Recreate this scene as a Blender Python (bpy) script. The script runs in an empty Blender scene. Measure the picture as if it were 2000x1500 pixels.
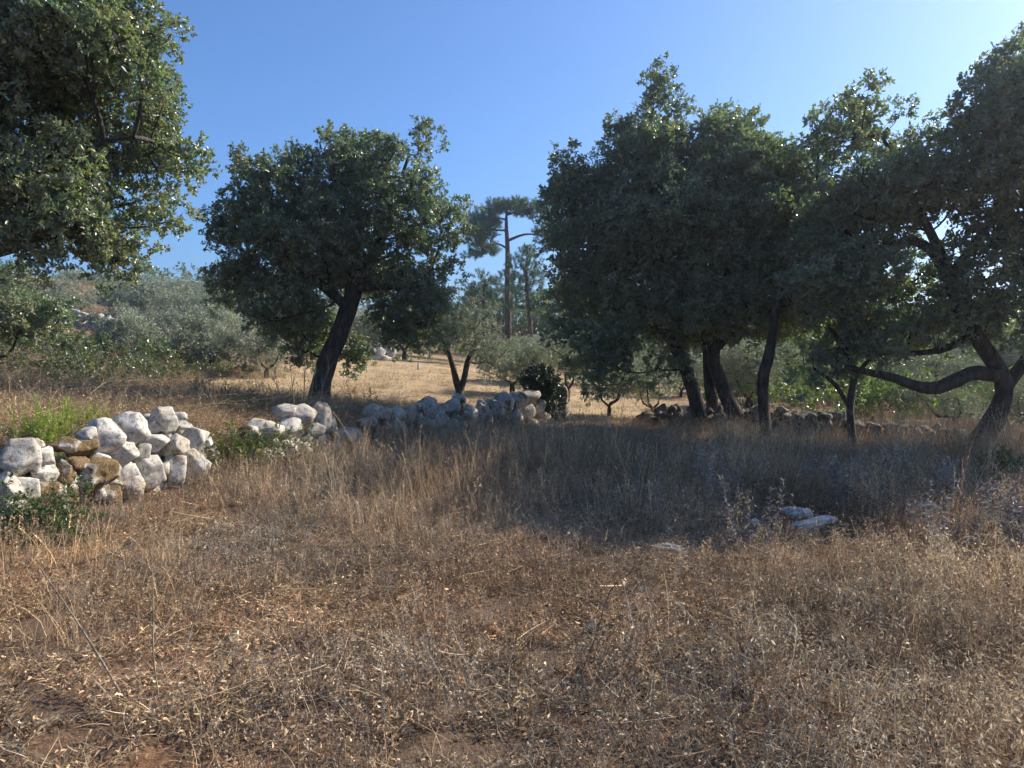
import bpy, math, random
import numpy as np
from mathutils import Vector, Matrix

SEED = 7
rnd = random.Random(SEED)
rng = np.random.default_rng(SEED)
D2R = math.radians
scene = bpy.context.scene
COL = scene.collection

# ------------------------------------------------------------------ camera
FPX = 1455.0                      # focal length in pixels of a 2000 px wide frame
PITCH = math.atan(50.0 / FPX)
CAMZ = 1.6
cam_d = bpy.data.cameras.new('camera')
cam_d.sensor_width = 36.0
cam_d.lens = 36.0 * FPX / 2000.0
cam_d.clip_start = 0.05
cam_d.clip_end = 8000
cam = bpy.data.objects.new('camera', cam_d)
COL.objects.link(cam)
cam.location = (0, 0, CAMZ)
cam.rotation_euler = (math.pi / 2 - PITCH, 0, 0)
scene.camera = cam

# ------------------------------------------------------------------ sky, sun, exposure
SUN_AZ, SUN_EL = D2R(64), D2R(34.5)
world = bpy.data.worlds.new('World')
scene.world = world
world.use_nodes = True
wn = world.node_tree
wn.nodes.clear()
sky = wn.nodes.new('ShaderNodeTexSky')
sky.sky_type = 'NISHITA'
sky.sun_disc = False
sky.sun_elevation = SUN_EL
sky.sun_rotation = SUN_AZ
sky.altitude = 300
sky.air_density = 1.0
sky.dust_density = 1.8
sky.ozone_density = 10.0
bg = wn.nodes.new('ShaderNodeBackground')
bg.inputs['Strength'].default_value = 0.12
wo = wn.nodes.new('ShaderNodeOutputWorld')
wn.links.new(sky.outputs[0], bg.inputs['Color'])
wn.links.new(bg.outputs[0], wo.inputs['Surface'])
sun_d = bpy.data.lights.new('sun', 'SUN')
sun_d.energy = 5.0
sun_d.angle = D2R(0.5)
sun_d.color = (1.0, 0.91, 0.77)
sun = bpy.data.objects.new('sun', sun_d)
COL.objects.link(sun)
SUN_DIR = Vector((math.sin(SUN_AZ) * math.cos(SUN_EL), math.cos(SUN_AZ) * math.cos(SUN_EL), math.sin(SUN_EL)))
sun.rotation_euler = SUN_DIR.to_track_quat('Z', 'Y').to_euler()
sun.location = (20, 16, 18)
scene.view_settings.view_transform = 'Standard'
scene.view_settings.look = 'None'
scene.view_settings.gamma = 1.0
scene.view_settings.exposure = 0.8
scene.view_settings.use_curve_mapping = False
scene.cycles.max_bounces = 6
scene.cycles.diffuse_bounces = 2
scene.cycles.glossy_bounces = 2
scene.cycles.transmission_bounces = 3
scene.cycles.caustics_reflective = False
scene.cycles.caustics_refractive = False
scene.cycles.use_denoising = True
scene.cycles.denoiser = 'OPENIMAGEDENOISE'
scene.cycles.denoising_input_passes = 'RGB_ALBEDO_NORMAL'
scene.cycles.denoising_prefilter = 'ACCURATE'
scene.cycles.use_adaptive_sampling = True
scene.cycles.adaptive_threshold = 0.04
scene.cycles.use_light_tree = False

# ------------------------------------------------------------------ picture to place
CP, SP = math.cos(PITCH), math.sin(PITCH)


def W(px, py, depth):
    u, v = (px - 1000.0) / FPX, (750.0 - py) / FPX
    return np.array((u * depth, depth * (CP + v * SP), CAMZ + depth * (-SP + v * CP)))


# ------------------------------------------------------------------ noise and terrain
_tab = rng.random((256, 256))


def vnoise(x, y):
    x = np.asarray(x, float); y = np.asarray(y, float)
    xi = np.floor(x).astype(int); yi = np.floor(y).astype(int)
    fx, fy = x - xi, y - yi
    fx = fx * fx * (3 - 2 * fx); fy = fy * fy * (3 - 2 * fy)
    a = _tab[xi % 256, yi % 256]; b = _tab[(xi + 1) % 256, yi % 256]
    c = _tab[xi % 256, (yi + 1) % 256]; d = _tab[(xi + 1) % 256, (yi + 1) % 256]
    return (a * (1 - fx) + b * fx) * (1 - fy) + (c * (1 - fx) + d * fx) * fy


def noise3(p, f):
    return (vnoise(p[..., 0] * f + 11.3, p[..., 1] * f + 3.1) + vnoise(p[..., 1] * f + 7.7, p[..., 2] * f + 5.9)
            + vnoise(p[..., 2] * f + 1.7, p[..., 0] * f + 9.2)) / 3.0


def sstep(a, b, x):
    t = np.clip((x - a) / (b - a), 0, 1)
    return t * t * (3 - 2 * t)


WP0 = np.array((-4.7, 6.8)); WDIR = np.array((.41, .91)); WN = np.array((-.91, .41))


def wall_d(x, y):
    return (np.asarray(x) - WP0[0]) * WN[0] + (np.asarray(y) - WP0[1]) * WN[1]


def T(x, y):
    x = np.asarray(x, float); y = np.asarray(y, float)
    d = wall_d(x, y)
    dd = np.clip(d, 0, 46)
    z = (0.25 + .06 * dd + .0019 * dd * dd) * sstep(-1.2, 1.6, d)
    z = z + .2 * sstep(16, 26, y) * sstep(1, -1, d)
    near = np.exp(-(x * x + y * y) / 900.0)
    z = z + near * ((vnoise(x * .5 + 3, y * .5) - .5) * .16 + (vnoise(x * 1.7, y * 1.7 + 5) - .5) * .07
                    + (vnoise(x * 5, y * 5 + 9) - .5) * .03)
    z = z + (1 - near) * (vnoise(x * .06, y * .06) - .5) * 1.0 * sstep(25, 60, y)
    return z


def G(px, depth, dz=0.0):
    x = (px - 1000.0) / FPX * depth
    return np.array((x, depth, float(T(x, depth)) + dz))


# ------------------------------------------------------------------ materials
MATS = {}


def new_mat(name):
    m = bpy.data.materials.new(name)
    m.use_nodes = True
    nt = m.node_tree
    nt.nodes.clear()
    out = nt.nodes.new('ShaderNodeOutputMaterial')
    MATS[name] = m
    return m, nt, out


def nd(nt, typ, **kw):
    n = nt.nodes.new(typ)
    for k, v in kw.items():
        setattr(n, k, v)
    return n


def ramp(nt, stops, interp='LINEAR'):
    r = nt.nodes.new('ShaderNodeValToRGB')
    el = r.color_ramp.elements
    while len(el) > 1:
        el.remove(el[-1])
    el[0].position = stops[0][0]; el[0].color = (*stops[0][1], 1)
    for p, c in stops[1:]:
        e = el.new(p); e.color = (*c, 1)
    r.color_ramp.interpolation = interp
    return r


def mixrgb(nt, mode, fac, a, b):
    n = nt.nodes.new('ShaderNodeMix')
    n.data_type = 'RGBA'; n.blend_type = mode; n.clamp_result = False
    for sock, v in ((n.inputs[0], fac), (n.inputs[6], a), (n.inputs[7], b)):
        if hasattr(v, 'is_linked'):
            nt.links.new(v, sock)
        elif isinstance(v, (int, float)):
            sock.default_value = v
        else:
            sock.default_value = (*v, 1)
    return n.outputs[2]


def leaf_mat(name, back, rough=.42, transl=.25, backmix=.8, spec=.5):
    """colour from the leaf's own 'col' attribute times the twig's tint; paler underside; some light through it"""
    m, nt, out = new_mat(name)
    a = nd(nt, 'ShaderNodeAttribute', attribute_name='col')
    t = nd(nt, 'ShaderNodeAttribute', attribute_name='tint', attribute_type='INSTANCER')
    c = mixrgb(nt, 'MULTIPLY', 1.0, a.outputs['Color'], t.outputs['Color'])
    g = nd(nt, 'ShaderNodeNewGeometry')
    bm = nd(nt, 'ShaderNodeMath', operation='MULTIPLY'); bm.inputs[1].default_value = backmix
    nt.links.new(g.outputs['Backfacing'], bm.inputs[0])
    c2 = mixrgb(nt, 'MIX', bm.outputs[0], c, back)
    p = nd(nt, 'ShaderNodeBsdfPrincipled')
    p.inputs['Roughness'].default_value = rough
    p.inputs['Specular IOR Level'].default_value = spec
    nt.links.new(c2, p.inputs['Base Color'])
    tr = nd(nt, 'ShaderNodeBsdfTranslucent')
    tc = mixrgb(nt, 'MULTIPLY', 1.0, c, (1.25, 1.5, .65))
    nt.links.new(tc, tr.inputs['Color'])
    mx = nd(nt, 'ShaderNodeMixShader'); mx.inputs[0].default_value = transl
    nt.links.new(p.outputs[0], mx.inputs[1]); nt.links.new(tr.outputs[0], mx.inputs[2])
    nt.links.new(mx.outputs[0], out.inputs['Surface'])
    return m


def dry_mat(name, transl=.2, rough=.7):
    m, nt, out = new_mat(name)
    a = nd(nt, 'ShaderNodeAttribute', attribute_name='col')
    t = nd(nt, 'ShaderNodeAttribute', attribute_name='tint', attribute_type='INSTANCER')
    c = mixrgb(nt, 'MULTIPLY', 1.0, a.outputs['Color'], t.outputs['Color'])
    p = nd(nt, 'ShaderNodeBsdfPrincipled')
    p.inputs['Roughness'].default_value = rough
    p.inputs['Specular IOR Level'].default_value = .12
    nt.links.new(c, p.inputs['Base Color'])
    tr = nd(nt, 'ShaderNodeBsdfTranslucent')
    nt.links.new(c, tr.inputs['Color'])
    mx = nd(nt, 'ShaderNodeMixShader'); mx.inputs[0].default_value = transl
    nt.links.new(p.outputs[0], mx.inputs[1]); nt.links.new(tr.outputs[0], mx.inputs[2])
    nt.links.new(mx.outputs[0], out.inputs['Surface'])
    return m


def bark_mat(name, dark, light, scale=14.0):
    m, nt, out = new_mat(name)
    tc = nd(nt, 'ShaderNodeTexCoord')
    mp = nd(nt, 'ShaderNodeMapping'); mp.inputs['Scale'].default_value = (scale, scale, scale * .3)
    nt.links.new(tc.outputs['Object'], mp.inputs[0])
    n1 = nd(nt, 'ShaderNodeTexNoise'); n1.inputs['Scale'].default_value = 1.0; n1.inputs['Detail'].default_value = 6
    n1.inputs['Roughness'].default_value = .65
    nt.links.new(mp.outputs[0], n1.inputs['Vector'])
    n2 = nd(nt, 'ShaderNodeTexNoise'); n2.inputs['Scale'].default_value = 3.0; n2.inputs['Detail'].default_value = 3
    nt.links.new(tc.outputs['Object'], n2.inputs['Vector'])
    r = ramp(nt, [(.34, dark), (.52, tuple((a + b) / 2 for a, b in zip(dark, light))), (.7, light)])
    nt.links.new(n1.outputs[0], r.inputs[0])
    c = mixrgb(nt, 'MULTIPLY', .5, r.outputs[0], n2.outputs['Color'])
    p = nd(nt, 'ShaderNodeBsdfPrincipled'); p.inputs['Roughness'].default_value = .9
    p.inputs['Specular IOR Level'].default_value = .2
    nt.links.new(c, p.inputs['Base Color'])
    b = nd(nt, 'ShaderNodeBump'); b.inputs['Strength'].default_value = .9; b.inputs['Distance'].default_value = .03
    nt.links.new(n1.outputs[0], b.inputs['Height']); nt.links.new(b.outputs[0], p.inputs['Normal'])
    nt.links.new(p.outputs[0], out.inputs['Surface'])
    return m


def stone_mat(name, moss=0.0, bright=1.0):
    m, nt, out = new_mat(name)
    tc = nd(nt, 'ShaderNodeTexCoord')
    oi = nd(nt, 'ShaderNodeObjectInfo')
    geo = nd(nt, 'ShaderNodeNewGeometry')
    big = nd(nt, 'ShaderNodeTexNoise'); big.inputs['Scale'].default_value = 7; big.inputs['Detail'].default_value = 8
    big.inputs['Roughness'].default_value = .7
    nt.links.new(geo.outputs['Position'], big.inputs['Vector'])
    r = ramp(nt, [(.28, (.15, .14, .125)), (.40, (.37, .35, .31)), (.53, (.53, .50, .45)), (.75, (.63, .60, .54))])
    nt.links.new(big.outputs[0], r.inputs[0])
    # dark lichen specks
    sp = nd(nt, 'ShaderNodeTexNoise'); sp.inputs['Scale'].default_value = 21; sp.inputs['Detail'].default_value = 4
    sp.inputs['Roughness'].default_value = .7
    nt.links.new(geo.outputs['Position'], sp.inputs['Vector'])
    rs = ramp(nt, [(.37, (.28, .28, .29)), (.48, (1, 1, 1))])
    nt.links.new(sp.outputs[0], rs.inputs[0])
    c = mixrgb(nt, 'MULTIPLY', .75, r.outputs[0], rs.outputs[0])
    # warm earth stains
    st = nd(nt, 'ShaderNodeTexNoise'); st.inputs['Scale'].default_value = 3.2; st.inputs['Detail'].default_value = 5
    nt.links.new(geo.outputs['Position'], st.inputs['Vector'])
    rst = ramp(nt, [(.55, (0, 0, 0)), (.72, (1, 1, 1))])
    nt.links.new(st.outputs[0], rst.inputs[0])
    c = mixrgb(nt, 'MULTIPLY', rst.outputs[0], c, (.82, .70, .55))
    rt = ramp(nt, [(0, (.80, .78, .75)), (.5, (1.0, .98, .94)), (1, (1.08, 1.07, 1.05))])
    nt.links.new(oi.outputs['Random'], rt.inputs[0])
    c = mixrgb(nt, 'MULTIPLY', 1.0, c, rt.outputs[0])
    if moss > 0:
        mo = nd(nt, 'ShaderNodeTexNoise'); mo.inputs['Scale'].default_value = 4.5; mo.inputs['Detail'].default_value = 6
        nt.links.new(geo.outputs['Position'], mo.inputs['Vector'])
        rm = ramp(nt, [(.62 - .3 * moss, (0, 0, 0)), (.70 - .3 * moss, (1, 1, 1))])
        nt.links.new(mo.outputs[0], rm.inputs[0])
        fm = nd(nt, 'ShaderNodeTexNoise'); fm.inputs['Scale'].default_value = 60; fm.inputs['Detail'].default_value = 4
        nt.links.new(geo.outputs['Position'], fm.inputs['Vector'])
        rc = ramp(nt, [(.3, (.045, .03, .014)), (.5, (.16, .105, .05)), (.7, (.27, .19, .10))])
        nt.links.new(fm.outputs[0], rc.inputs[0])
        c = mixrgb(nt, 'MIX', rm.outputs[0], c, rc.outputs[0])
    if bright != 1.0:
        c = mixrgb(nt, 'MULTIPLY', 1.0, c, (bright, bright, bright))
    p = nd(nt, 'ShaderNodeBsdfPrincipled'); p.inputs['Roughness'].default_value = .88
    p.inputs['Specular IOR Level'].default_value = .25
    nt.links.new(c, p.inputs['Base Color'])
    b1 = nd(nt, 'ShaderNodeBump'); b1.inputs['Strength'].default_value = .55; b1.inputs['Distance'].default_value = .03
    nt.links.new(big.outputs[0], b1.inputs['Height'])
    b2 = nd(nt, 'ShaderNodeBump'); b2.inputs['Strength'].default_value = .6; b2.inputs['Distance'].default_value = .012
    nt.links.new(sp.outputs[0], b2.inputs['Height']); nt.links.new(b1.outputs[0], b2.inputs['Normal'])
    nt.links.new(b2.outputs[0], p.inputs['Normal'])
    nt.links.new(p.outputs[0], out.inputs['Surface'])
    return m


def soil_mat():
    m, nt, out = new_mat('soil')
    geo = nd(nt, 'ShaderNodeNewGeometry')
    n1 = nd(nt, 'ShaderNodeTexNoise'); n1.inputs['Scale'].default_value = .9; n1.inputs['Detail'].default_value = 6
    n2 = nd(nt, 'ShaderNodeTexNoise'); n2.inputs['Scale'].default_value = 38; n2.inputs['Detail'].default_value = 6
    n2.inputs['Roughness'].default_value = .75
    v = nd(nt, 'ShaderNodeTexVoronoi'); v.inputs['Scale'].default_value = 70
    for n in (n1, n2, v):
        nt.links.new(geo.outputs['Position'], n.inputs['Vector'])
    r1 = ramp(nt, [(.36, (.12, .083, .057)), (.52, (.155, .103, .068)), (.66, (.20, .11, .06)), (.76, (.27, .13, .06))])
    nt.links.new(n1.outputs[0], r1.inputs[0])
    r2 = ramp(nt, [(.3, (.35, .33, .32)), (.5, (1, 1, 1)), (.68, (1.7, 1.6, 1.45))])
    nt.links.new(n2.outputs[0], r2.inputs[0])
    c = mixrgb(nt, 'MULTIPLY', 1.0, r1.outputs[0], r2.outputs[0])
    # mown tawny field: a mask painted on the sheet says where the field lies
    a = nd(nt, 'ShaderNodeAttribute', attribute_name='field')
    n3 = nd(nt, 'ShaderNodeTexNoise'); n3.inputs['Scale'].default_value = 1.3; n3.inputs['Detail'].default_value = 8
    n3.inputs['Roughness'].default_value = .7
    nt.links.new(geo.outputs['Position'], n3.inputs['Vector'])
    r3 = ramp(nt, [(.3, (.23, .15, .085)), (.46, (.39, .275, .155)), (.6, (.48, .35, .20)), (.75, (.38, .32, .16))])
    nt.links.new(n3.outputs[0], r3.inputs[0])
    c = mixrgb(nt, 'MIX', a.outputs['Fac'], c, r3.outputs[0])
    p = nd(nt, 'ShaderNodeBsdfPrincipled'); p.inputs['Roughness'].default_value = .95
    p.inputs['Specular IOR Level'].default_value = .15
    nt.links.new(c, p.inputs['Base Color'])
    b = nd(nt, 'ShaderNodeBump'); b.inputs['Strength'].default_value = .8; b.inputs['Distance'].default_value = .03
    nt.links.new(n2.outputs[0], b.inputs['Height'])
    nt.links.new(b.outputs[0], p.inputs['Normal'])
    nt.links.new(p.outputs[0], out.inputs['Surface'])
    return m


soil_mat()
stone_mat('limestone'); stone_mat('mossy_limestone', .55); stone_mat('mossy_earth', .8)
stone_mat('weathered_limestone', 0.2, .78); stone_mat('dark_limestone', .35, .34)  # last one: mossy limestone with the deep shade under the oaks in its colour
bark_mat('oak_bark', (.022, .019, .016), (.15, .125, .10))
bark_mat('olive_bark', (.03, .026, .021), (.15, .13, .105), 18)
bark_mat('pine_bark', (.05, .036, .03), (.24, .17, .13), 10)
bark_mat('pale_wood', (.22, .17, .12), (.58, .49, .37), 30)
bark_mat('dead_wood', (.07, .05, .036), (.30, .235, .165), 30)
leaf_mat('oak_leaf', (.24, .255, .20), rough=.34, transl=.33, spec=.9)
leaf_mat('olive_leaf', (.46, .48, .40), rough=.45, transl=.12)
leaf_mat('pine_needle', (.06, .09, .04), rough=.5, transl=.12, backmix=0)
leaf_mat('shrub_leaf', (.12, .15, .07), rough=.4, transl=.3, backmix=.5)
leaf_mat('ivy_leaf', (.05, .07, .03), rough=.4, transl=.15, backmix=.4)
dry_mat('dry_grass', .25); dry_mat('dry_stem', .1)

# ------------------------------------------------------------------ mesh collecting


class MB:
    def __init__(self):
        self.v, self.f, self.c, self.n = [], [], [], 0

    def add(self, v, f, c=None):
        v = np.asarray(v, float).reshape(-1, 3)
        f = np.asarray(f, int)
        self.v.append(v); self.f.append(f + self.n); self.n += len(v)
        if c is not None:
            self.c.append(np.asarray(c, float).reshape(-1, 3))

    def mesh(self, name, mat, smooth=False):
        me = bpy.data.meshes.new(name)
        v = np.concatenate(self.v)
        faces = []
        for f in self.f:
            faces.extend(f.tolist())
        me.from_pydata(v.tolist(), [], faces)
        if self.c:
            c = np.concatenate(self.c)
            a = me.attributes.new('col', 'FLOAT_COLOR', 'POINT')
            a.data.foreach_set('color', np.concatenate([c, np.ones((len(c), 1))], 1).ravel().astype(np.float32))
        me.materials.append(MATS[mat])
        if smooth:
            me.polygons.foreach_set('use_smooth', np.ones(len(me.polygons), bool))
        me.update()
        return me

    def build(self, name, mat, parent=None, smooth=False):
        o = bpy.data.objects.new(name, self.mesh(name, mat, smooth))
        COL.objects.link(o)
        if parent:
            o.parent = parent
        return o


def unit(a):
    return a / np.maximum(np.linalg.norm(a, axis=-1, keepdims=True), 1e-9)


def rand_dirs(n, zmin=-1.0, zmax=1.0):
    z = rng.uniform(zmin, zmax, n); a = rng.uniform(0, 2 * np.pi, n); r = np.sqrt(np.clip(1 - z * z, 0, 1))
    return np.stack([r * np.cos(a), r * np.sin(a), z], 1)


def blades(mb, base, d, L, width, bend, col, seg=3, tip=.12):
    """thin ribbons: base (N,3), direction d (N,3), length (N), width (N), bend (N,3) added at the tip"""
    n = len(base)
    t = np.linspace(0, 1, seg + 1)
    p = base[:, None] + d[:, None] * (L[:, None] * t)[..., None] + bend[:, None] * (t ** 2)[None, :, None]
    side = unit(np.cross(d, rand_dirs(n)))
    w = width[:, None] * (tip + (1 - tip) * (1 - t) ** .7)[None]
    v = np.stack([p - side[:, None] * w[..., None] / 2, p + side[:, None] * w[..., None] / 2], 2)
    v = v.reshape(n, -1, 3)
    k = (seg + 1) * 2
    i = np.arange(seg) * 2
    f = np.stack([i, i + 1, i + 3, i + 2], 1)
    F = (np.arange(n)[:, None, None] * k + f[None]).reshape(-1, 4)
    mb.add(v, F, np.repeat(col, k, 0))


def leaves(mb, base, d, nrm, L, width, col, fold=.18, curl=.1):
    n = len(base)
    d = unit(d)
    s = unit(np.cross(d, nrm)); u = np.cross(s, d)
    L = L[:, None]; w = width[:, None]
    tip = base + d * L - u * L * curl
    l1 = base + d * L * .33 - s * w * .5 + u * w * fold; r1 = base + d * L * .33 + s * w * .5 + u * w * fold
    l2 = base + d * L * .72 - s * w * .40 + u * (w * fold - L * curl * .5); r2 = base + d * L * .72 + s * w * .40 + u * (w * fold - L * curl * .5)
    v = np.stack([base, l1, l2, tip, r2, r1], 1)
    f = np.array([[0, 3, 2, 1], [0, 5, 4, 3]])
    F = (np.arange(n)[:, None, None] * 6 + f[None]).reshape(-1, 4)
    mb.add(v, F, np.repeat(col, 6, 0))


def tube(mb, pts, rad, sides=6, col=None, wob=0.0, cap=True):
    pts = np.asarray(pts, float); rad = np.asarray(rad, float)
    n = len(pts)
    tg = np.gradient(pts, axis=0); tg = unit(tg)
    ref = np.array((1.0, .3, 0.1)) if abs(tg[0][2]) > .8 else np.array((0, 0, 1.0))
    a = np.arange(sides) * 2 * np.pi / sides
    V = []
    s = unit(np.cross(tg[0], ref))
    for i in range(n):
        s = s - tg[i] * np.dot(s, tg[i]); s = s / max(np.linalg.norm(s), 1e-9)
        b = np.cross(tg[i], s)
        rr = rad[i] * (1 + wob * (rng.random(sides) - .5))
        V.append(pts[i] + (np.cos(a) * rr)[:, None] * s + (np.sin(a) * rr)[:, None] * b)
    V = np.concatenate(V)
    j = np.arange(sides)
    F = []
    for i in range(n - 1):
        F.append(np.stack([i * sides + j, i * sides + (j + 1) % sides, (i + 1) * sides + (j + 1) % sides, (i + 1) * sides + j], 1))
    mb.add(V, np.concatenate(F), None if col is None else np.repeat(np.asarray(col)[None], len(V), 0))
    if cap and sides == 4:
        pass


def spline(pts, n):
    """Catmull-Rom through pts, n samples"""
    P = np.asarray(pts, float)
    P = np.concatenate([[2 * P[0] - P[1]], P, [2 * P[-1] - P[-2]]])
    out = []
    m = len(P) - 3
    for q in np.linspace(0, m - 1e-6, n):
        i = int(q); t = q - i
        p0, p1, p2, p3 = P[i:i + 4]
        out.append(.5 * ((2 * p1) + (-p0 + p2) * t + (2 * p0 - 5 * p1 + 4 * p2 - p3) * t * t + (-p0 + 3 * p1 - 3 * p2 + p3) * t ** 3))
    return np.array(out)


def tag(o, label=None, cat=None, group=None, kind=None):
    if label: o['label'] = label
    if cat: o['category'] = cat
    if group: o['group'] = group
    if kind: o['kind'] = kind
    return o


def empty(name, loc, label, cat, group=None):
    o = bpy.data.objects.new(name, None)
    COL.objects.link(o)
    o.location = loc
    o.empty_display_size = .2
    return tag(o, label, cat, group)


def keep(o, parent):
    """parent a mesh built in world space under an empty that stands at the thing's base"""
    o.parent = parent
    o.matrix_parent_inverse = Matrix.Translation(-Vector(parent.location))
    return o


# ------------------------------------------------------------------ scattering by geometry nodes
def proto_collection(name, meshes):
    c = bpy.data.collections.new(name)
    for i, me in enumerate(meshes):
        o = bpy.data.objects.new('%s_%02d' % (name, i), me)
        c.objects.link(o)
    return c


def scatter_nodes(coll):
    ng = bpy.data.node_groups.new('scatter_' + coll.name, 'GeometryNodeTree')
    ng.interface.new_socket('Geometry', in_out='INPUT', socket_type='NodeSocketGeometry')
    ng.interface.new_socket('Geometry', in_out='OUTPUT', socket_type='NodeSocketGeometry')
    N = ng.nodes
    gi, go = N.new('NodeGroupInput'), N.new('NodeGroupOutput')
    ci = N.new('GeometryNodeCollectionInfo')
    ci.inputs['Collection'].default_value = coll
    ci.inputs['Separate Children'].default_value = True
    ci.inputs['Reset Children'].default_value = True
    ip = N.new('GeometryNodeInstanceOnPoints')
    ip.inputs['Pick Instance'].default_value = True

    def attr(nm, t):
        n = N.new('GeometryNodeInputNamedAttribute'); n.data_type = t; n.inputs['Name'].default_value = nm
        return n.outputs[0]
    e = N.new('FunctionNodeEulerToRotation')
    L = ng.links.new
    L(gi.outputs[0], ip.inputs['Points'])
    L(ci.outputs[0], ip.inputs['Instance'])
    L(attr('idx', 'INT'), ip.inputs['Instance Index'])
    L(attr('rot', 'FLOAT_VECTOR'), e.inputs[0])
    L(e.outputs[0], ip.inputs['Rotation'])
    L(attr('scl', 'FLOAT'), ip.inputs['Scale'])
    L(ip.outputs[0], go.inputs[0])
    return ng


def scatter(name, pts, rot, scl, idx, tint, coll, parent=None):
    n = len(pts)
    me = bpy.data.meshes.new(name)
    me.vertices.add(n)
    me.vertices.foreach_set('co', np.asarray(pts, np.float32).ravel())

    def at(nm, t, key, val):
        a = me.attributes.new(nm, t, 'POINT')
        a.data.foreach_set(key, np.ascontiguousarray(val).ravel())
    at('rot', 'FLOAT_VECTOR', 'vector', np.asarray(rot, np.float32))
    at('scl', 'FLOAT', 'value', np.asarray(scl, np.float32))
    at('idx', 'INT', 'value', np.asarray(idx, np.int32))
    tint = np.asarray(tint, np.float32)
    at('tint', 'FLOAT_COLOR', 'color', np.concatenate([tint, np.ones((n, 1), np.float32)], 1))
    o = bpy.data.objects.new(name, me)
    COL.objects.link(o)
    md = o.modifiers.new('scatter', 'NODES')
    if 'ng' not in coll:
        coll['ng'] = scatter_nodes(coll).name
    md.node_group = bpy.data.node_groups[coll['ng']]
    for m in {c.data.materials[0] for c in coll.objects}:
        me.materials.append(m)
    if parent:
        keep(o, parent)
    return o


def dir_euler(d, spin):
    """rotation that takes +X to d, with a spin about it"""
    az = np.arctan2(d[:, 1], d[:, 0]); el = np.arcsin(np.clip(d[:, 2], -1, 1))
    return np.stack([spin, -el, az], 1)


# ------------------------------------------------------------------ leaf twigs (along +X)
def vary(n, base, dv=.25, dh=.12):
    b = np.asarray(base, float)[None] * (1 + rng.uniform(-dv, dv, (n, 1)))
    return b * (1 + rng.uniform(-dh, dh, (n, 3)))


def twig(length, nleaf, ll, lw, col, mat, spread=.9, dead=.03, stem=(.06, .05, .035), curl=.1, twigs=4, raw=False):
    mb = MB()
    base, dr = [], []
    axes = [(np.zeros(3), np.array((1.0, 0, 0)), length)]
    for k in range(twigs):
        d = unit(np.array((1.0, 0, 0)) * .8 + rand_dirs(1)[0] * .8)
        axes.append((np.array((length * rng.uniform(.1, .7), 0, 0)), d, length * rng.uniform(.4, .7)))
    for o, d, l in axes:
        blades(mb, o[None], d[None], np.array([l]), np.array([.006]), rand_dirs(1) * l * .08, np.array([stem]), 2)
        m = int(nleaf / len(axes)) + 1
        t = np.sqrt(rng.uniform(.05, 1, m))
        base.append(o + d * (l * t)[:, None])
        dr.append(unit(d * .55 + rand_dirs(m) * spread))
    base = np.concatenate(base); dr = np.concatenate(dr); n = len(base)
    c = vary(n, col)
    dd = rng.random(n) < dead
    c[dd] = vary(int(dd.sum()), (.26, .17, .06), .3)
    leaves(mb, base, dr, rand_dirs(n) + np.array((.3, 0, .2)), rng.uniform(.7, 1.2, n) * ll, rng.uniform(.8, 1.2, n) * lw, c, curl=curl)
    return mb if raw else mb.mesh('twig', mat)


def clump(per, r, up, *tw, dead=.03, **kw):
    """a whole spray of twigs about the origin, the piece that crowns are scattered from"""
    out = MB()
    for _ in range(per):
        a = twig(*tw, dead=dead, raw=True, **kw)
        off = rand_dirs(1)[0] * rng.random() ** .5 * r * (1, 1, .8)
        d = unit(off / r * .9 + np.array((0, 0, up)) + rand_dirs(1)[0] * .5)
        az, el = math.atan2(d[1], d[0]), math.asin(max(-1, min(1, d[2])))
        R = np.array(Matrix.Rotation(az, 3, 'Z') @ Matrix.Rotation(-el, 3, 'Y') @ Matrix.Rotation(rng.uniform(0, 6.28), 3, 'X'))
        for v, f, c in zip(a.v, a.f, a.c):
            out.v.append(v @ R.T + off); out.f.append(f + out.n); out.c.append(c)
        out.n += a.n
    return out.mesh('spray', tw[5] if len(tw) > 5 else kw['mat'])


OAKC = proto_collection('oak_spray', [clump(14, .21, .35, .19, 24, .060, .032, (.165, .205, .112), 'oak_leaf', dead=.03) for _ in range(7)]
                        + [clump(12, .21, .35, .20, 21, .062, .032, (.24, .265, .145), 'oak_leaf', dead=.06) for _ in range(2)])
OAKFARC = proto_collection('oak_far_spray', [clump(7, .55, .35, .42, 34, .11, .058, (.105, .14, .055), 'oak_leaf') for _ in range(6)])
OLIVEC = proto_collection('olive_spray', [clump(10, .30, .5, .30, 40, .072, .018, (.25, .275, .17), 'olive_leaf', spread=.55, dead=.02, curl=.05) for _ in range(6)])
OLIVEFARC = proto_collection('olive_far_spray', [clump(8, .5, .5, .55, 44, .12, .032, (.26, .285, .175), 'olive_leaf', spread=.6, dead=.02, curl=.05) for _ in range(6)])
GREENC = proto_collection('green_spray', [clump(8, .32, .3, .4, 40, .07, .04, (.13, .20, .045), 'shrub_leaf', dead=.02) for _ in range(4)])
RAD = {'oak_spray': .21, 'oak_far_spray': .55, 'olive_spray': .30, 'olive_far_spray': .5, 'green_spray': .32}
OAK = proto_collection('oak_twig', [twig(.26, 26, .062, .033, (.052, .072, .027), 'oak_leaf') for _ in range(6)]
                       + [twig(.30, 20, .064, .034, (.068, .084, .03), 'oak_leaf', dead=.18) for _ in range(2)])
OAKFAR = proto_collection('oak_far_twig', [twig(.42, 34, .10, .055, (.05, .072, .026), 'oak_leaf') for _ in range(5)])
OLIVE = proto_collection('olive_twig', [twig(.42, 46, .075, .019, (.13, .155, .085), 'olive_leaf', spread=.55, dead=.02, curl=.05) for _ in range(6)])
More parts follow.
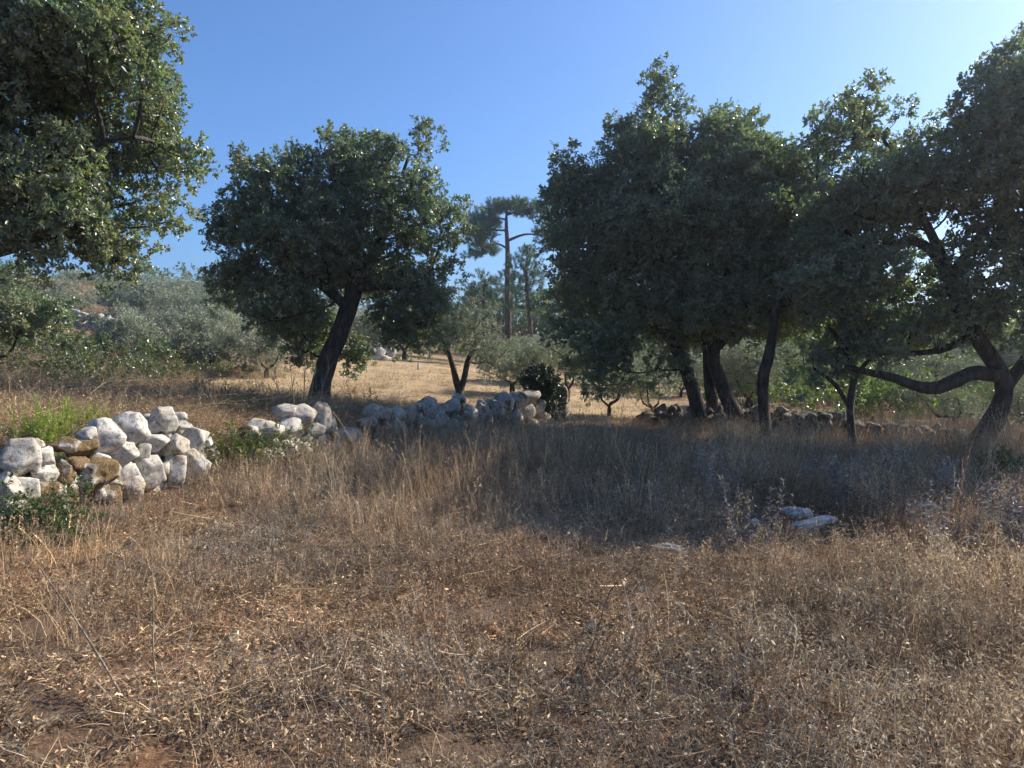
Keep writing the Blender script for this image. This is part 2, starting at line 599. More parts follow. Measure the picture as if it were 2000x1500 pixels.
OLIVEFAR = proto_collection('olive_far_twig', [twig(.6, 50, .13, .034, (.14, .165, .092), 'olive_leaf', spread=.6, dead=.02, curl=.05) for _ in range(5)])
SHRUB = proto_collection('shrub_twig', [twig(.22, 30, .035, .02, (.085, .135, .035), 'shrub_leaf', dead=.06) for _ in range(5)])
IVY = proto_collection('ivy_twig', [twig(.2, 22, .055, .05, (.022, .038, .014), 'ivy_leaf', dead=.0) for _ in range(4)])
GREENTREE = proto_collection('green_twig', [twig(.4, 40, .07, .04, (.12, .19, .04), 'shrub_leaf', dead=.02) for _ in range(4)])


def pine_tuft():
    mb = MB()
    n = 90
    base = np.stack([rng.uniform(0, .35, n), np.zeros(n), np.zeros(n)], 1)
    d = unit(np.array((.75, 0, 0.15)) + rand_dirs(n) * .8)
    blades(mb, base, d, rng.uniform(.12, .2, n), np.full(n, .011), rand_dirs(n) * .02, vary(n, (.10, .145, .065)), 1, tip=.5)
    blades(mb, np.zeros((1, 3)), np.array([[1., 0, 0]]), np.array([.36]), np.array([.02]), np.zeros((1, 3)), np.array([(.1, .07, .05)]), 1)
    return mb.mesh('tuft', 'pine_needle')


PINE = proto_collection('pine_tuft', [pine_tuft() for _ in range(5)])


# ------------------------------------------------------------------ trees
def clumps_in(lobes, spacing, hollow=.55, gap=.0, gapf=.9):
    """points spread through ellipsoids, more towards their skins; none closer than spacing"""
    pts = []
    for (c, r) in lobes:
        c = np.asarray(c); r = np.asarray(r)
        vol = 4 / 3 * np.pi * r.prod()
        n = int(vol / spacing ** 3 * 2.2) + 4
        u = rng.uniform(hollow ** 3 * rng.random(), 1, n) ** (1 / 3)
        p = c + rand_dirs(n) * u[:, None] * r
        pts.append(p)
    P = np.concatenate(pts)
    rng.shuffle(P)
    if gap > 0:
        nz = noise3(P, gapf)
        P = P[nz > min(gap, float(np.quantile(nz, .45)))]      # never thin away more than half
    kept = np.empty((0, 3))
    out = []
    grid = {}
    for p in P:
        k = tuple(np.floor(p / spacing).astype(int))
        ok = True
        for dx in (-1, 0, 1):
            for dy in (-1, 0, 1):
                for dz in (-1, 0, 1):
                    q = grid.get((k[0] + dx, k[1] + dy, k[2] + dz))
                    if q is not None and ((q - p) ** 2).sum() < spacing ** 2:
                        ok = False
        if ok:
            grid[k] = p
            out.append(p)
    return np.array(out)


def grow(trunks, clumps, maxlen=1.2, r_tip=.008):
    """thin branches from the trunks out to the clumps; returns list of (points, radii)"""
    nodes, par, rad0 = [], [], []
    for pts, rr in trunks:
        for i in range(len(pts)):
            nodes.append(pts[i]); rad0.append(rr[i])
    nt0 = len(nodes)
    nodes = [np.asarray(n) for n in nodes]
    parent = [-1] * nt0
    allp = np.zeros((nt0 + len(clumps) * 4, 3)); allp[:nt0] = nodes; cnt = nt0
    pathl = np.zeros(len(allp))
    dtr = np.min(np.linalg.norm(clumps[:, None] - allp[None, :nt0], axis=2), axis=1)
    parent = np.full(len(allp), -1)
    leafs = []
    for ci in np.argsort(dtr):
        c = clumps[ci]
        dv = c - allp[:cnt]
        dist = np.linalg.norm(dv, axis=1)
        cost = dist + .25 * pathl[:cnt] + .35 * np.maximum(-dv[:, 2], 0)
        j = int(np.argmin(cost))
        a = allp[j]
        sag = rand_dirs(1)[0] * dist[j] * .10 + np.array((0, 0, -.06 * dist[j]))
        prev = j
        m = 3
        for k in range(1, m + 1):
            t = k / m
            allp[cnt] = a + (c - a) * t + sag * math.sin(math.pi * t)
            pathl[cnt] = pathl[j] + dist[j] * t
            parent[cnt] = prev
            prev = cnt; cnt += 1
        leafs.append(prev)
    load = np.zeros(cnt)
    for l in leafs:
        load[l] += 1
    for i in range(cnt - 1, nt0 - 1, -1):
        if parent[i] >= 0:
            load[parent[i]] += load[i]
    R = r_tip * np.power(np.maximum(load, 1), .45)
    chains = []
    for l in range(nt0, cnt):
        pass
    # one chain per clump: three new nodes plus the one they leave
    for l in leafs:
        b = parent[l]; a = parent[b]; root = parent[a]
        pr = R[a] if root < nt0 else min(R[root], R[a] * 1.3)
        chains.append((allp[[root, a, b, l]], np.array([pr, R[a], R[b], R[l]])))
    return chains


def make_tree(name, label, cat, base, trunks, lobes, coll, bark, spacing=.3, per=12, clump_r=.26, tscale=1.0,
              tintv=.18, group=None, gap=.0, gapf=.9, up=.35, tint=(1, 1, 1), branches=True, hollow=.55, droop=0.0, sides=9, stems_=1):
    root = empty(name, base, label, cat, group)
    P = clumps_in(lobes, spacing, hollow, gap, gapf)
    nr = np.min(np.stack([np.linalg.norm((P - c_) / r_, axis=1) for c_, r_ in lobes]), axis=0)
    P = P[(nr > .5) | (rng.random(len(P)) < .45)]
    if branches:      # stray sprays make the outline uneven
        c0 = P.mean(0)
        far_ = np.linalg.norm((P - c0) / (P.std(0) + .01), axis=1)
        sel = np.where((far_ > np.quantile(far_, .55)) & (rng.random(len(P)) < .26))[0]
        P = np.concatenate([P, P[sel] + unit(P[sel] - c0 + np.array((0, 0, .3))) * rng.uniform(.1, .38, (len(sel), 1))])
    if branches:
        for q, (pts, rr) in enumerate(trunks):
            mb = MB()
            tube(mb, pts, rr, sides, wob=.18)
            keep(mb.build('trunk' if q < stems_ else 'limb', bark, None, True), root)
        mb = MB()
        for p, r in grow(list(trunks), P):
            tube(mb, p, r, 4 if r[0] < .03 else 6)
        keep(mb.build('branches', bark, None, True), root)['kind'] = 'stuff'
    else:
        mb = MB()
        for pts, rr in trunks:
            tube(mb, pts, rr, sides, wob=.18)
        keep(mb.build('trunk', bark, None, True), root)
    cen = P.mean(0)
    n = len(P)
    tv = 1 + rng.uniform(-tintv, tintv, n)
    hue = rng.uniform(-.08, .08, n)
    tn = np.stack([tv * (1 + hue), tv, tv * (1 - hue)], 1) * np.asarray(tint)
    rot = np.stack([rng.normal(0, .45, n), rng.normal(0, .45, n), rng.uniform(0, 6.28, n)], 1)
    sc = rng.uniform(.72, 1.2, n) * clump_r / RAD[coll.name] * tscale
    o = scatter('crown', P, rot, sc, rng.integers(0, len(coll.objects), n), tn, coll, root)
    o['kind'] = 'stuff'
    return root, P


def px_lobes(ls, depth, dz=None):
    """(px, py, rx, ry[, forward offset in m[, depth radius]]) to world ellipsoids"""
    out = []
    for l in ls:
        px, py, rx, ry = l[:4]
        dy = l[4] if len(l) > 4 else rng.uniform(-.5, .5)
        k = (depth + dy) / FPX
        rx, ry = max(rx - .09 / k, rx * .6), max(ry - .11 / k, ry * .6)      # leave room for the sprays
        rd = l[5] if len(l) > 5 else min(max(rx, ry) * 1.05 * k, 1.9)
        out.append((W(px, py, depth + dy), np.array((rx * k, rd, ry * k))))
    return out


def px_trunk(path, depth, n=14, dys=None):
    """path of (px, py, radius px[, forward offset]) to world points and radii"""
    P = [W(p[0], p[1], depth + (p[3] if len(p) > 3 else 0)) for p in path]
    k = depth / FPX
    q = spline(P, n)
    r = np.interp(np.linspace(0, len(path) - 1, n), range(len(path)), [p[2] * k for p in path])
    return q, r


# ------------------------------------------------------------------ rocks
def ico(sub):
    import bmesh
    bm = bmesh.new()
    bmesh.ops.create_icosphere(bm, subdivisions=sub, radius=1.0)
    v = np.array([x.co[:] for x in bm.verts]); f = np.array([[y.index for y in x.verts] for x in bm.faces])
    bm.free()
    return v, f


ICO3, ICO2, ICO4 = ico(3), ico(2), ico(4)


def rock_mesh(mat, lod=3, planes=10, rough=.05, soft=60.0):
    """a boulder cut by random planes, its edges a little worn"""
    v, f = {2: ICO2, 3: ICO3, 4: ICO4}[lod]
    n = rand_dirs(planes)
    for _ in range(6):                      # spread the cutting planes apart
        d_ = n[:, None] - n[None]
        q = (d_ ** 2).sum(2, keepdims=True) + .05
        n = unit(n + .04 * (d_ / q ** 1.5).sum(1))
    d = rng.uniform(.58, .9, planes)
    off = rng.uniform(0, 50, 3)
    w = v + .07 * np.stack([noise3(v + off + k * 7, 1.6) - .5 for k in range(3)], 1)      # bent, not dead flat, faces
    dot = w @ n.T
    r = np.where(dot > .05, d / np.maximum(dot, .05), 9.0)
    r = np.minimum(r, 1.2)
    sm = -np.log(np.exp(-soft * r).sum(1) + math.exp(-soft * 1.15)) / soft
    sm = sm * (1 + (noise3(v + off, 3.0) - .5) * rough * 2.2 + (noise3(v + off, 7.5) - .5) * rough * 1.6 + (noise3(v + off, 17) - .5) * rough * 1.1)
    vv = v * sm[:, None]
    vv = vv / np.abs(vv).max(0)
    mb = MB(); mb.add(vv, f)
    return mb.mesh('stone', mat, True)


def place_stone(me, loc, dims, rot, parent, name='stone'):
    o = bpy.data.objects.new(name, me)
    COL.objects.link(o)
    o.location = loc
    o.rotation_euler = rot
    o.scale = dims
    if parent:
        o.parent = parent
        o.matrix_parent_inverse = Matrix.Translation(-Vector(parent.location))
    return o


# ================================================================== GROUND
def axis(lo, hi, f0, f1, step, grow_):
    a = list(np.arange(f0, f1, step))
    s = step
    x = f1
    while x < hi:
        a.append(x); s *= grow_; x += s
    a.append(hi)
    s = step; x = f0 - s; b = []
    while x > lo:
        b.append(x); s *= grow_; x -= s
    b.append(lo)
    return np.array(b[::-1] + a)


gx = axis(-3000, 3000, -9, 9, .12, 1.07)
gy = axis(-400, 4000, 1.5, 16, .12, 1.06)
X, Y = np.meshgrid(gx, gy)
Z = T(X, Y)
nx, ny = len(gx), len(gy)
gm = MB()
ii = np.arange(ny - 1)[:, None] * nx + np.arange(nx - 1)[None]
gm.add(np.stack([X, Y, Z], 2).reshape(-1, 3), np.stack([ii, ii + 1, ii + nx + 1, ii + nx], 2).reshape(-1, 4))
ground = gm.build('ground', 'soil', None, True)
dW = wall_d(X, Y)
fm = sstep(17, 19.5, Y + vnoise(X * .5, Y * .5) * 2) * sstep(52, 46, Y) * sstep(-9.5, -7.5, X + vnoise(X * .4, Y * .4) * 2 - .12 * (Y - 25)) * (.35 + .65 * sstep(6.5, 3.5, X))
fa = ground.data.attributes.new('field', 'FLOAT', 'POINT')
fa.data.foreach_set('value', fm.ravel().astype(np.float32))
tag(ground, 'reddish brown dry soil under the weeds, tawny mown field beyond the wall', 'ground', kind='structure')

# ================================================================== WALLS
HERO = [  # measured in an enlarged crop: centre x, centre y, width, height, material (0 clean, 1 mossy, 2 moss all over)
    (160, 590, 350, 330, 0), (285, 560, 140, 230, 0), (400, 580, 160, 170, 0), (390, 710, 260, 200, 0), (55, 850, 220, 250, 0),
    (235, 850, 220, 190, 0), (90, 1050, 300, 240, 0), (380, 900, 320, 240, 1), (575, 720, 170, 240, 2), (550, 900, 110, 210, 0),
    (575, 465, 240, 120, 1), (720, 500, 270, 160, 2), (890, 585, 170, 120, 0), (930, 375, 310, 280, 0), (800, 365, 190, 130, 1),
    (1150, 310, 320, 270, 0), (1085, 510, 280, 240, 0), (1400, 290, 210, 180, 0), (1480, 215, 230, 215, 0), (1520, 345, 120, 110, 0),
    (1370, 430, 300, 150, 0), (1270, 530, 190, 170, 0), (1590, 445, 190, 240, 0), (1650, 290, 190, 85, 0), (1770, 400, 200, 220, 0),
    (1885, 435, 90, 80, 0), (1750, 630, 260, 310, 0), (1590, 690, 170, 250, 0), (1475, 690, 120, 150, 1), (1330, 700, 250, 270, 0),
    (1150, 790, 300, 280, 0), (1090, 645, 180, 130, 0), (1180, 910, 200, 150, 0), (1400, 860, 140, 150, 0), (850, 730, 380, 280, 2),
    (990, 920, 170, 210, 2), (1010, 830, 180, 130, 0), (890, 900, 130, 120, 1), (770, 1195, 130, 110, 0), (1780, 815, 110, 80, 0),
    (680, 640, 260, 170, 2), (1530, 850, 130, 220, 0), (230, 1080, 180, 160, 1), (640, 900, 160, 180, 2), (520, 1060, 180, 150, 1)]
HX = [-150, 0, 130, 410, 470, 690, 900, 1100]
HD = [6.2, 6.85, 7.5, 9.3, 10.0, 12.2, 15.3, 18.6]


def wall_depth(px):
    return float(np.interp(px, HX, HD))


w1 = empty('stone_wall', G(200, wall_depth(200)), 'tumbled dry stone wall of big white limestone blocks beside the bright green heath', 'wall', 'stretches of the broken field wall')
MN = ['limestone', 'mossy_limestone', 'mossy_earth']
def lay(root, stones, ox, oy, sc, lod, ybase, names=MN, grow_=1.2):
    """stones seen in an enlarged crop, each set at its own place in the wall face"""
    for q in stones:
        cx, cy, w, h = q[:4]
        mt = q[4] if len(q) > 4 else 0
        px, py = ox + cx / sc, oy + cy / sc
        dep = wall_depth(px)
        k = dep / FPX / sc
        me = rock_mesh(names[mt], lod, rnd.randint(8, 13), .045 if mt < 2 else .1, 90)
        back = .10 * max(0, (ybase - cy) / ybase) + rnd.uniform(-.05, .05)     # the face leans back a little
        p = W(px, py, dep + back)
        rx, rz = w / 2 * k * grow_, h / 2 * k * grow_
        place_stone(me, p, (rx, (rx + rz) * .5 * rnd.uniform(.9, 1.15), rz), (rnd.uniform(-.15, .15), rnd.uniform(-.2, .2), rnd.uniform(-.4, .4)), root)


lay(w1, HERO, 0, 770, 4.651, 4, 1000, grow_=1.27)
SHARED = [rock_mesh('weathered_limestone', 3, 10, .06) for _ in range(9)] + [rock_mesh('limestone', 3, 10, .06) for _ in range(7)]
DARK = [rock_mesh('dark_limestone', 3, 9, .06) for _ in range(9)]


def fill_wall(root, line, thick, smin, smax, meshes, jitter=.05, back=True):
    """line: (x, y, zbase, height) stations; coursed rough stones in a front and a back skin"""
    L = np.array(line, float)
    seg = np.linalg.norm(np.diff(L[:, :2], axis=0), axis=1)
    s = np.concatenate([[0], np.cumsum(seg)])
    tot = s[-1]
    for skin in ((-1, 1) if back else (-1,)):
        zrow = 0.0
        while zrow < L[:, 3].max():
            rh = rnd.uniform(smin, smax) * .62
            t = rnd.uniform(0, smax * .4)
            while t < tot:
                w = rnd.uniform(smin, smax)
                q = [np.interp(t + w / 2, s, L[:, i]) for i in range(4)]
                i = min(int(np.searchsorted(s, t + w / 2)), len(L) - 1)
                d = unit((L[i] - L[i - 1])[:2]) if i > 0 else unit((L[1] - L[0])[:2])
                nrm = np.array((d[1], -d[0]))
                if zrow + rh * .5 < q[3] * rnd.uniform(.85, 1.12):
                    off = -skin * thick * .5 * (1 - .35 * zrow / max(.2, q[3])) + rnd.uniform(-jitter, jitter)
                    loc = (q[0] + nrm[0] * off, q[1] + nrm[1] * off, q[2] + zrow + rh * .5)
                    place_stone(rnd.choice(meshes), loc, (w * .60, w * rnd.uniform(.42, .6), rh * rnd.uniform(.58, .78)),
                                (rnd.uniform(-.3, .3), rnd.uniform(-.3, .3), math.atan2(d[1], d[0]) + rnd.uniform(-.3, .3)), root)
                t += w * rnd.uniform(.88, 1.05)
            zrow += rh * .95


def wl(stations):
    out = []
    for px, dep, top in stations:
        g = G(px, dep)
        z0 = min(g[2], 0.12) if dep < 20 else g[2]
        ht = W(px, top, dep)[2] - z0
        out.append((g[0], g[1], z0 - .05, max(ht + .05, .12)))
    return out


# rubble heart behind the measured face
core = wl([(-140, 6.6, 880), (0, 7.25, 870), (90, 7.7, 900), (130, 7.9, 890), (200, 8.4, 850), (320, 9.1, 810), (380, 9.6, 850), (405, 9.9, 880)])
fill_wall(w1, core, .3, .14, .3, SHARED, back=False)
w2 = empty('stone_wall', G(580, 11.3), 'short broken stretch of white limestone wall with green bramble at its foot', 'wall', 'stretches of the broken field wall')
SECOND = [(1445, 300, 240, 140), (1590, 185, 120, 80), (1680, 205, 180, 150), (1790, 215, 110, 150), (1600, 270, 140, 120), (1740, 275, 130, 110), (1385, 310, 120, 100, 1),
          (1480, 345, 130, 90), (1760, 335, 110, 110), (1700, 345, 90, 90), (1660, 410, 130, 100), (1600, 390, 120, 90), (1700, 450, 130, 90), (1920, 340, 170, 130), (1850, 395, 120, 100),
          (1540, 425, 110, 90), (1730, 490, 70, 70), (1965, 375, 90, 90), (1460, 420, 110, 90), (1800, 430, 110, 90)]
lay(w2, SECOND, 0, 740, 2.857, 3, 520)
fill_wall(w2, wl([(470, 10.45, 850), (520, 10.8, 838), (545, 11.1, 812), (640, 11.9, 810), (648, 12.0, 850), (690, 12.5, 855)]), .2, .24, .45, SHARED, back=False)
w3 = empty('stone_wall', G(880, 15.2), 'long low dry stone wall in shade, ending at the ivy mound', 'wall', 'stretches of the broken field wall')
THIRD = [(845, 268, 120, 80), (935, 278, 100, 80), (850, 332, 110, 80), (930, 335, 100, 90), (990, 285, 80, 90), (1085, 240, 110, 100), (1140, 305, 110, 140), (1085, 315, 100, 130), (1160, 250, 90, 70),
         (1200, 240, 100, 80), (1245, 203, 70, 60), (1230, 275, 120, 100), (1285, 300, 90, 130), (1190, 335, 100, 70), (1030, 290, 90, 130), (1345, 275, 90, 120), (1400, 245, 120, 110), (1460, 220, 130, 100),
         (1520, 212, 100, 90), (1580, 193, 100, 80), (1420, 315, 120, 90), (1500, 295, 110, 90), (1560, 265, 100, 90), (1740, 195, 60, 110, 1), (1745, 265, 60, 80), (1620, 235, 100, 90), (1640, 305, 110, 90),
         (1240, 340, 90, 70), (1350, 345, 100, 70), (790, 320, 90, 70), (1700, 250, 70, 110), (1570, 335, 110, 80), (1140, 380, 110, 70), (1040, 360, 100, 70)]
lay(w3, THIRD, 400, 700, 2.5, 3, 400, ['weathered_limestone', 'mossy_limestone', 'mossy_earth'])
fill_wall(w3, wl([(715, 13.0, 830), (790, 14.0, 815), (830, 14.6, 800), (860, 15.0, 805), (900, 15.6, 790),
                  (925, 16.0, 815), (955, 16.6, 800), (1000, 17.4, 782), (1040, 18, 780), (1095, 19.1, 775)]), .2, .24, .5, SHARED, back=False)
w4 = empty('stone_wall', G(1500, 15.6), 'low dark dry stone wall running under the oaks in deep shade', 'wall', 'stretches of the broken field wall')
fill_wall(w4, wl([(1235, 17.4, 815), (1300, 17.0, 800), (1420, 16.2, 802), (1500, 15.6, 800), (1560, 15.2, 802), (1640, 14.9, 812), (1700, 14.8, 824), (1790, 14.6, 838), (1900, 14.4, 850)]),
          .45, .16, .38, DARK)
w5 = empty('stone_wall', G(180, 36), 'far white stone terrace wall below the olives on the hillside', 'wall', 'far terrace walls')
fill_wall(w5, wl([(40, 37, 612), (130, 36, 606), (190, 35.5, 612), (250, 35, 620), (330, 34, 626)]), .5, .35, .75, SHARED, back=False)
w6 = empty('stone_wall', G(600, 34), 'far broken terrace wall seen past the leaning oak trunk', 'wall', 'far terrace walls')
fill_wall(w6, wl([(330, 35, 648), (440, 35, 662), (520, 35, 668), (640, 36, 674), (760, 38, 678)]), .5, .35, .7, SHARED, back=False)

# loose rocks in the weeds
LOOSE = [(1590, 1018, 6.9, .30, .17, .10, 'limestone', 'broad flat white rock lying in the shaded weeds on the right'),
         (1560, 1000, 7.3, .17, .12, .09, 'limestone', 'small white rock just behind the broad flat rock'),
         (1820, 990, 7.6, .16, .14, .10, 'limestone', 'rounded pale rock among the grey thistles at right'),
         (1812, 945, 9.2, .20, .16, .09, 'weathered_limestone', 'shaded grey rock in the long grass behind the rounded pale rock'),
         (1310, 1085, 6.1, .17, .10, .055, 'limestone', 'flat white stone slab on bare ground in front of the shadow'),
         (1165, 1256, 4.2, .085, .05, .045, 'limestone', 'small white stone half buried in the foreground weeds'),
         (450, 1276, 4.05, .035, .03, .03, 'limestone', 'fist sized pale stone lying in the left foreground litter'),
         (1275, 1078, 6.3, .07, .05, .03, 'limestone', 'little pale chip beside the flat white slab'),
         (1480, 1025, 7.1, .12, .09, .06, 'weathered_limestone', 'low grey rock at the edge of the tree shadow'),
         (1630, 950, 9.6, .12, .1, .07, 'weathered_limestone', 'dim pale rock in tall grass under the oaks')]
for px, py, dep, a, b, c, mt, lab in LOOSE:
    g = G(px, dep)
    o = place_stone(rock_mesh(mt, 4, 8, .13), (g[0], g[1], g[2] + c * .2), (a, b * 1.15, c * .9), (rnd.uniform(-.1, .1), rnd.uniform(-.1, .1), rnd.uniform(-.4, .4)), None, 'rock')
    tag(o, lab, 'rock', 'loose rocks in the weeds')

# ================================================================== TREES
# big oak at the left edge; its trunk stands outside the frame
d1 = 9.6
b1 = G(-330, d1 + .3)
tr1 = [(np.concatenate([[b1 - (0, 0, .2)], spline([b1, W(-300, 640, d1), W(-270, 480, d1), W(-220, 280, d1), W(-150, 60, d1), W(-80, -120, d1)], 14)]),
        np.concatenate([[.34], np.linspace(.27, .05, 14)])),
       px_trunk([(-270, 500, 15), (-120, 510, 13), (0, 492, 11), (70, 468, 9), (140, 462, 7), (230, 440, 4)], d1, 12),
       px_trunk([(-240, 380, 14), (-100, 330, 11), (20, 310, 8), (150, 300, 6), (200, 278, 5), (260, 268, 3)], d1 - .3, 12),
       px_trunk([(-200, 220, 13), (-60, 150, 10), (80, 100, 7), (180, 70, 5), (260, 60, 3)], d1 + .3, 12)]
l1 = [(150, 70, 150, 130), (250, 70, 60, 70), (300, 95, 45, 35), (60, 60, 170, 170), (190, 250, 150, 100), (300, 190, 60, 40), (345, 185, 28, 20), (310, 290, 60, 50),
      (190, 400, 150, 90), (300, 430, 55, 45), (130, 480, 130, 45), (60, 300, 170, 150), (-100, 150, 220, 260), (-120, 400, 200, 140), (30, -60, 220, 120), (345, 300, 30, 18),
      (220, 500, 60, 30), (40, 470, 90, 60), (235, 150, 90, 70), (330, 455, 28, 22), (250, 345, 90, 55), (215, 540, 14, 14), (140, -70, 120, 90), (290, 370, 75, 50), (325, 410, 45, 40), (250, 440, 80, 50), (190, 330, 110, 60)]
make_tree('oak_tree', 'large glossy leaved oak filling the upper left corner of the view', 'tree', b1, tr1, px_lobes(l1, d1), OAKC, 'oak_bark',
          spacing=.24, per=13, clump_r=.20, gap=.375, gapf=1.7, tint=(1.2, 1.17, 1.2))

# leaning oak in the middle left
d2 = 15.5
b2 = G(618, d2)
tr2 = [(np.concatenate([[b2 - (0.05, 0, .2)], spline([b2, W(632, 730, d2), W(655, 670, d2), W(682, 600, d2), W(695, 545, d2), W(690, 480, d2), W(680, 420, d2), W(665, 360, d2)], 18)]),
        np.concatenate([[.36], np.interp(np.linspace(0, 1, 18), [0, .12, .4, .55, .7, 1], [.29, .2, .185, .165, .1, .035])])),
       px_trunk([(690, 560, 14), (730, 500, 10), (760, 430, 7), (780, 360, 4), (800, 300, 2.5)], d2 + .2, 10),
       px_trunk([(678, 600, 11), (620, 550, 9), (560, 500, 6), (500, 480, 4)], d2 - .2, 10),
       px_trunk([(698, 560, 11), (770, 560, 8), (820, 590, 5), (850, 600, 3)], d2 - .1, 10)]
l2 = [(555, 385, 95, 70), (500, 350, 45, 40), (590, 320, 50, 28), (700, 340, 80, 65), (655, 290, 30, 22), (745, 300, 50, 35), (800, 290, 32, 32), (690, 300, 45, 30), (480, 440, 65, 55),
      (440, 450, 35, 28), (440, 540, 35, 40), (510, 540, 70, 55), (610, 470, 140, 100), (780, 420, 75, 80), (835, 350, 28, 22), (862, 420, 38, 32), (880, 440, 22, 22), (850, 500, 45, 45),
      (560, 600, 80, 55), (700, 520, 100, 70), (800, 590, 75, 65), (850, 590, 36, 36), (600, 640, 60, 45, 1.0), (800, 650, 60, 38), (590, 690, 36, 32, .6), (690, 690, 30, 28, .9),
      (430, 480, 28, 25), (770, 620, 50, 40, .6), (450, 575, 25, 18), (655, 268, 12, 10), (815, 268, 16, 10), (560, 660, 45, 45, .8), (825, 640, 40, 40)]
make_tree('oak_tree', 'round headed evergreen oak with leaning dark trunk standing alone behind the wall', 'tree', b2, tr2, px_lobes(l2, d2), OAKC, 'oak_bark',
          spacing=.27, per=13, clump_r=.22, gap=.39, gapf=1.6)

# the tall multi stemmed oak right of the centre
d3 = 16.2
b3 = G(1400, d3)
r = lambda *a: a
tr3 = [px_trunk([(1388, 880, 17), (1372, 830, 15), (1350, 750, 14), (1320, 680, 12), (1270, 610, 9), (1220, 540, 6), (1170, 460, 3)], d3, 14),
       px_trunk([(1402, 880, 15), (1395, 820, 13), (1385, 740, 12), (1380, 640, 11), (1350, 520, 8), (1320, 380, 5), (1300, 250, 2.5)], d3 + .3, 14),
       px_trunk([(1468, 895, 18), (1450, 840, 16), (1415, 765, 14), (1392, 690, 13), (1410, 580, 9), (1440, 470, 6), (1460, 330, 3)], d3 - .3, 14),
       px_trunk([(1390, 690, 8), (1480, 600, 6), (1540, 500, 4), (1560, 430, 2)], d3 - .3, 9)]
l3 = [(1290, 185, 42, 32), (1255, 230, 50, 30), (1320, 225, 35, 35), (1240, 270, 45, 30), (1390, 270, 65, 40), (1460, 255, 28, 28), (1430, 300, 70, 40), (1290, 320, 110, 65),
      (1430, 360, 130, 75), (1185, 310, 28, 30), (1120, 330, 38, 28), (1105, 385, 38, 35), (1170, 400, 85, 75), (1155, 500, 80, 80), (1290, 450, 160, 110), (1450, 470, 150, 110),
      (1540, 420, 70, 70), (1230, 580, 150, 80), (1130, 600, 50, 60), (1390, 590, 150, 80), (1520, 560, 90, 90), (1190, 665, 80, 45), (1330, 655, 60, 36),
      (1085, 440, 25, 45), (1560, 620, 60, 40), (1180, 715, 40, 26), (1100, 660, 30, 36), (1120, 725, 26, 22), (1230, 735, 30, 24), (1290, 715, 34, 26), (1160, 755, 22, 18), (1330, 700, 30, 24), (1270, 760, 26, 16), (1490, 660, 40, 26)]
make_tree('oak_tree', 'tallest oak right of the centre, three dark stems rising from one foot', 'tree', b3, tr3, px_lobes(l3, d3), OAKC, 'oak_bark', stems_=3,
          spacing=.28, per=13, clump_r=.24, gap=.405, gapf=1.9)

# slender oak stem beside it
d4 = 14.3
tr4 = [px_trunk([(1497, 885, 13), (1492, 800, 11), (1490, 740, 11), (1505, 680, 10), (1515, 600, 8), (1560, 500, 6), (1590, 400, 4), (1600, 280, 2)], d4, 14)]
l4 = [(1600, 300, 45, 32), (1560, 310, 28, 30), (1615, 250, 32, 25), (1600, 400, 70, 50), (1610, 500, 80, 60), (1560, 580, 70, 50), (1620, 610, 60, 40), (1545, 350, 60, 48), (1520, 420, 60, 50)]
make_tree('oak_tree', 'slender straight oak stem just right of the three stemmed oak', 'tree', G(1497, d4), tr4, px_lobes(l4, d4 + .3), OAKC, 'oak_bark',
          spacing=.28, per=12, clump_r=.24, gap=.38)

# the wide oak at the right edge with its long curving low limb
d5 = 12.8
b5 = G(1905, d5)
tr5 = [(np.concatenate([[b5 - (.1, 0, .2)], spline([b5, W(1945, 812, d5), W(1962, 750, d5), W(1930, 690, d5), W(1885, 620, d5), W(1850, 530, d5), W(1830, 480, d5), W(1780, 380, d5), W(1720, 260, d5)], 20)]),
        np.concatenate([[.25], np.interp(np.linspace(0, 1, 20), [0, .2, .6, .75, 1], [.19, .145, .12, .08, .025])])),
       px_trunk([(1955, 735, 13), (1905, 728, 14), (1870, 742, 14), (1830, 757, 13), (1790, 754, 11), (1745, 738, 9), (1700, 728, 7), (1650, 715, 4)], d5 - .1, 18),
       px_trunk([(1850, 540, 12), (1820, 490, 10), (1780, 470, 8), (1730, 480, 6), (1680, 500, 3)], d5, 12),
       px_trunk([(1855, 545, 11), (1900, 480, 9), (1950, 400, 6), (1990, 280, 3)], d5 + .2, 10),
       px_trunk([(1962, 760, 13), (2020, 680, 11), (2080, 560, 8), (2120, 400, 5), (2100, 260, 2)], d5 + .2, 12),
       px_trunk([(2060, 600, 9), (2180, 520, 8, -.8), (2300, 440, 6, -1.6), (2400, 380, 3, -2.2)], d5 + .2, 10),
       px_trunk([(1900, 650, 8), (1850, 680, 7), (1790, 690, 5), (1730, 690, 3)], d5 + .3, 10)]
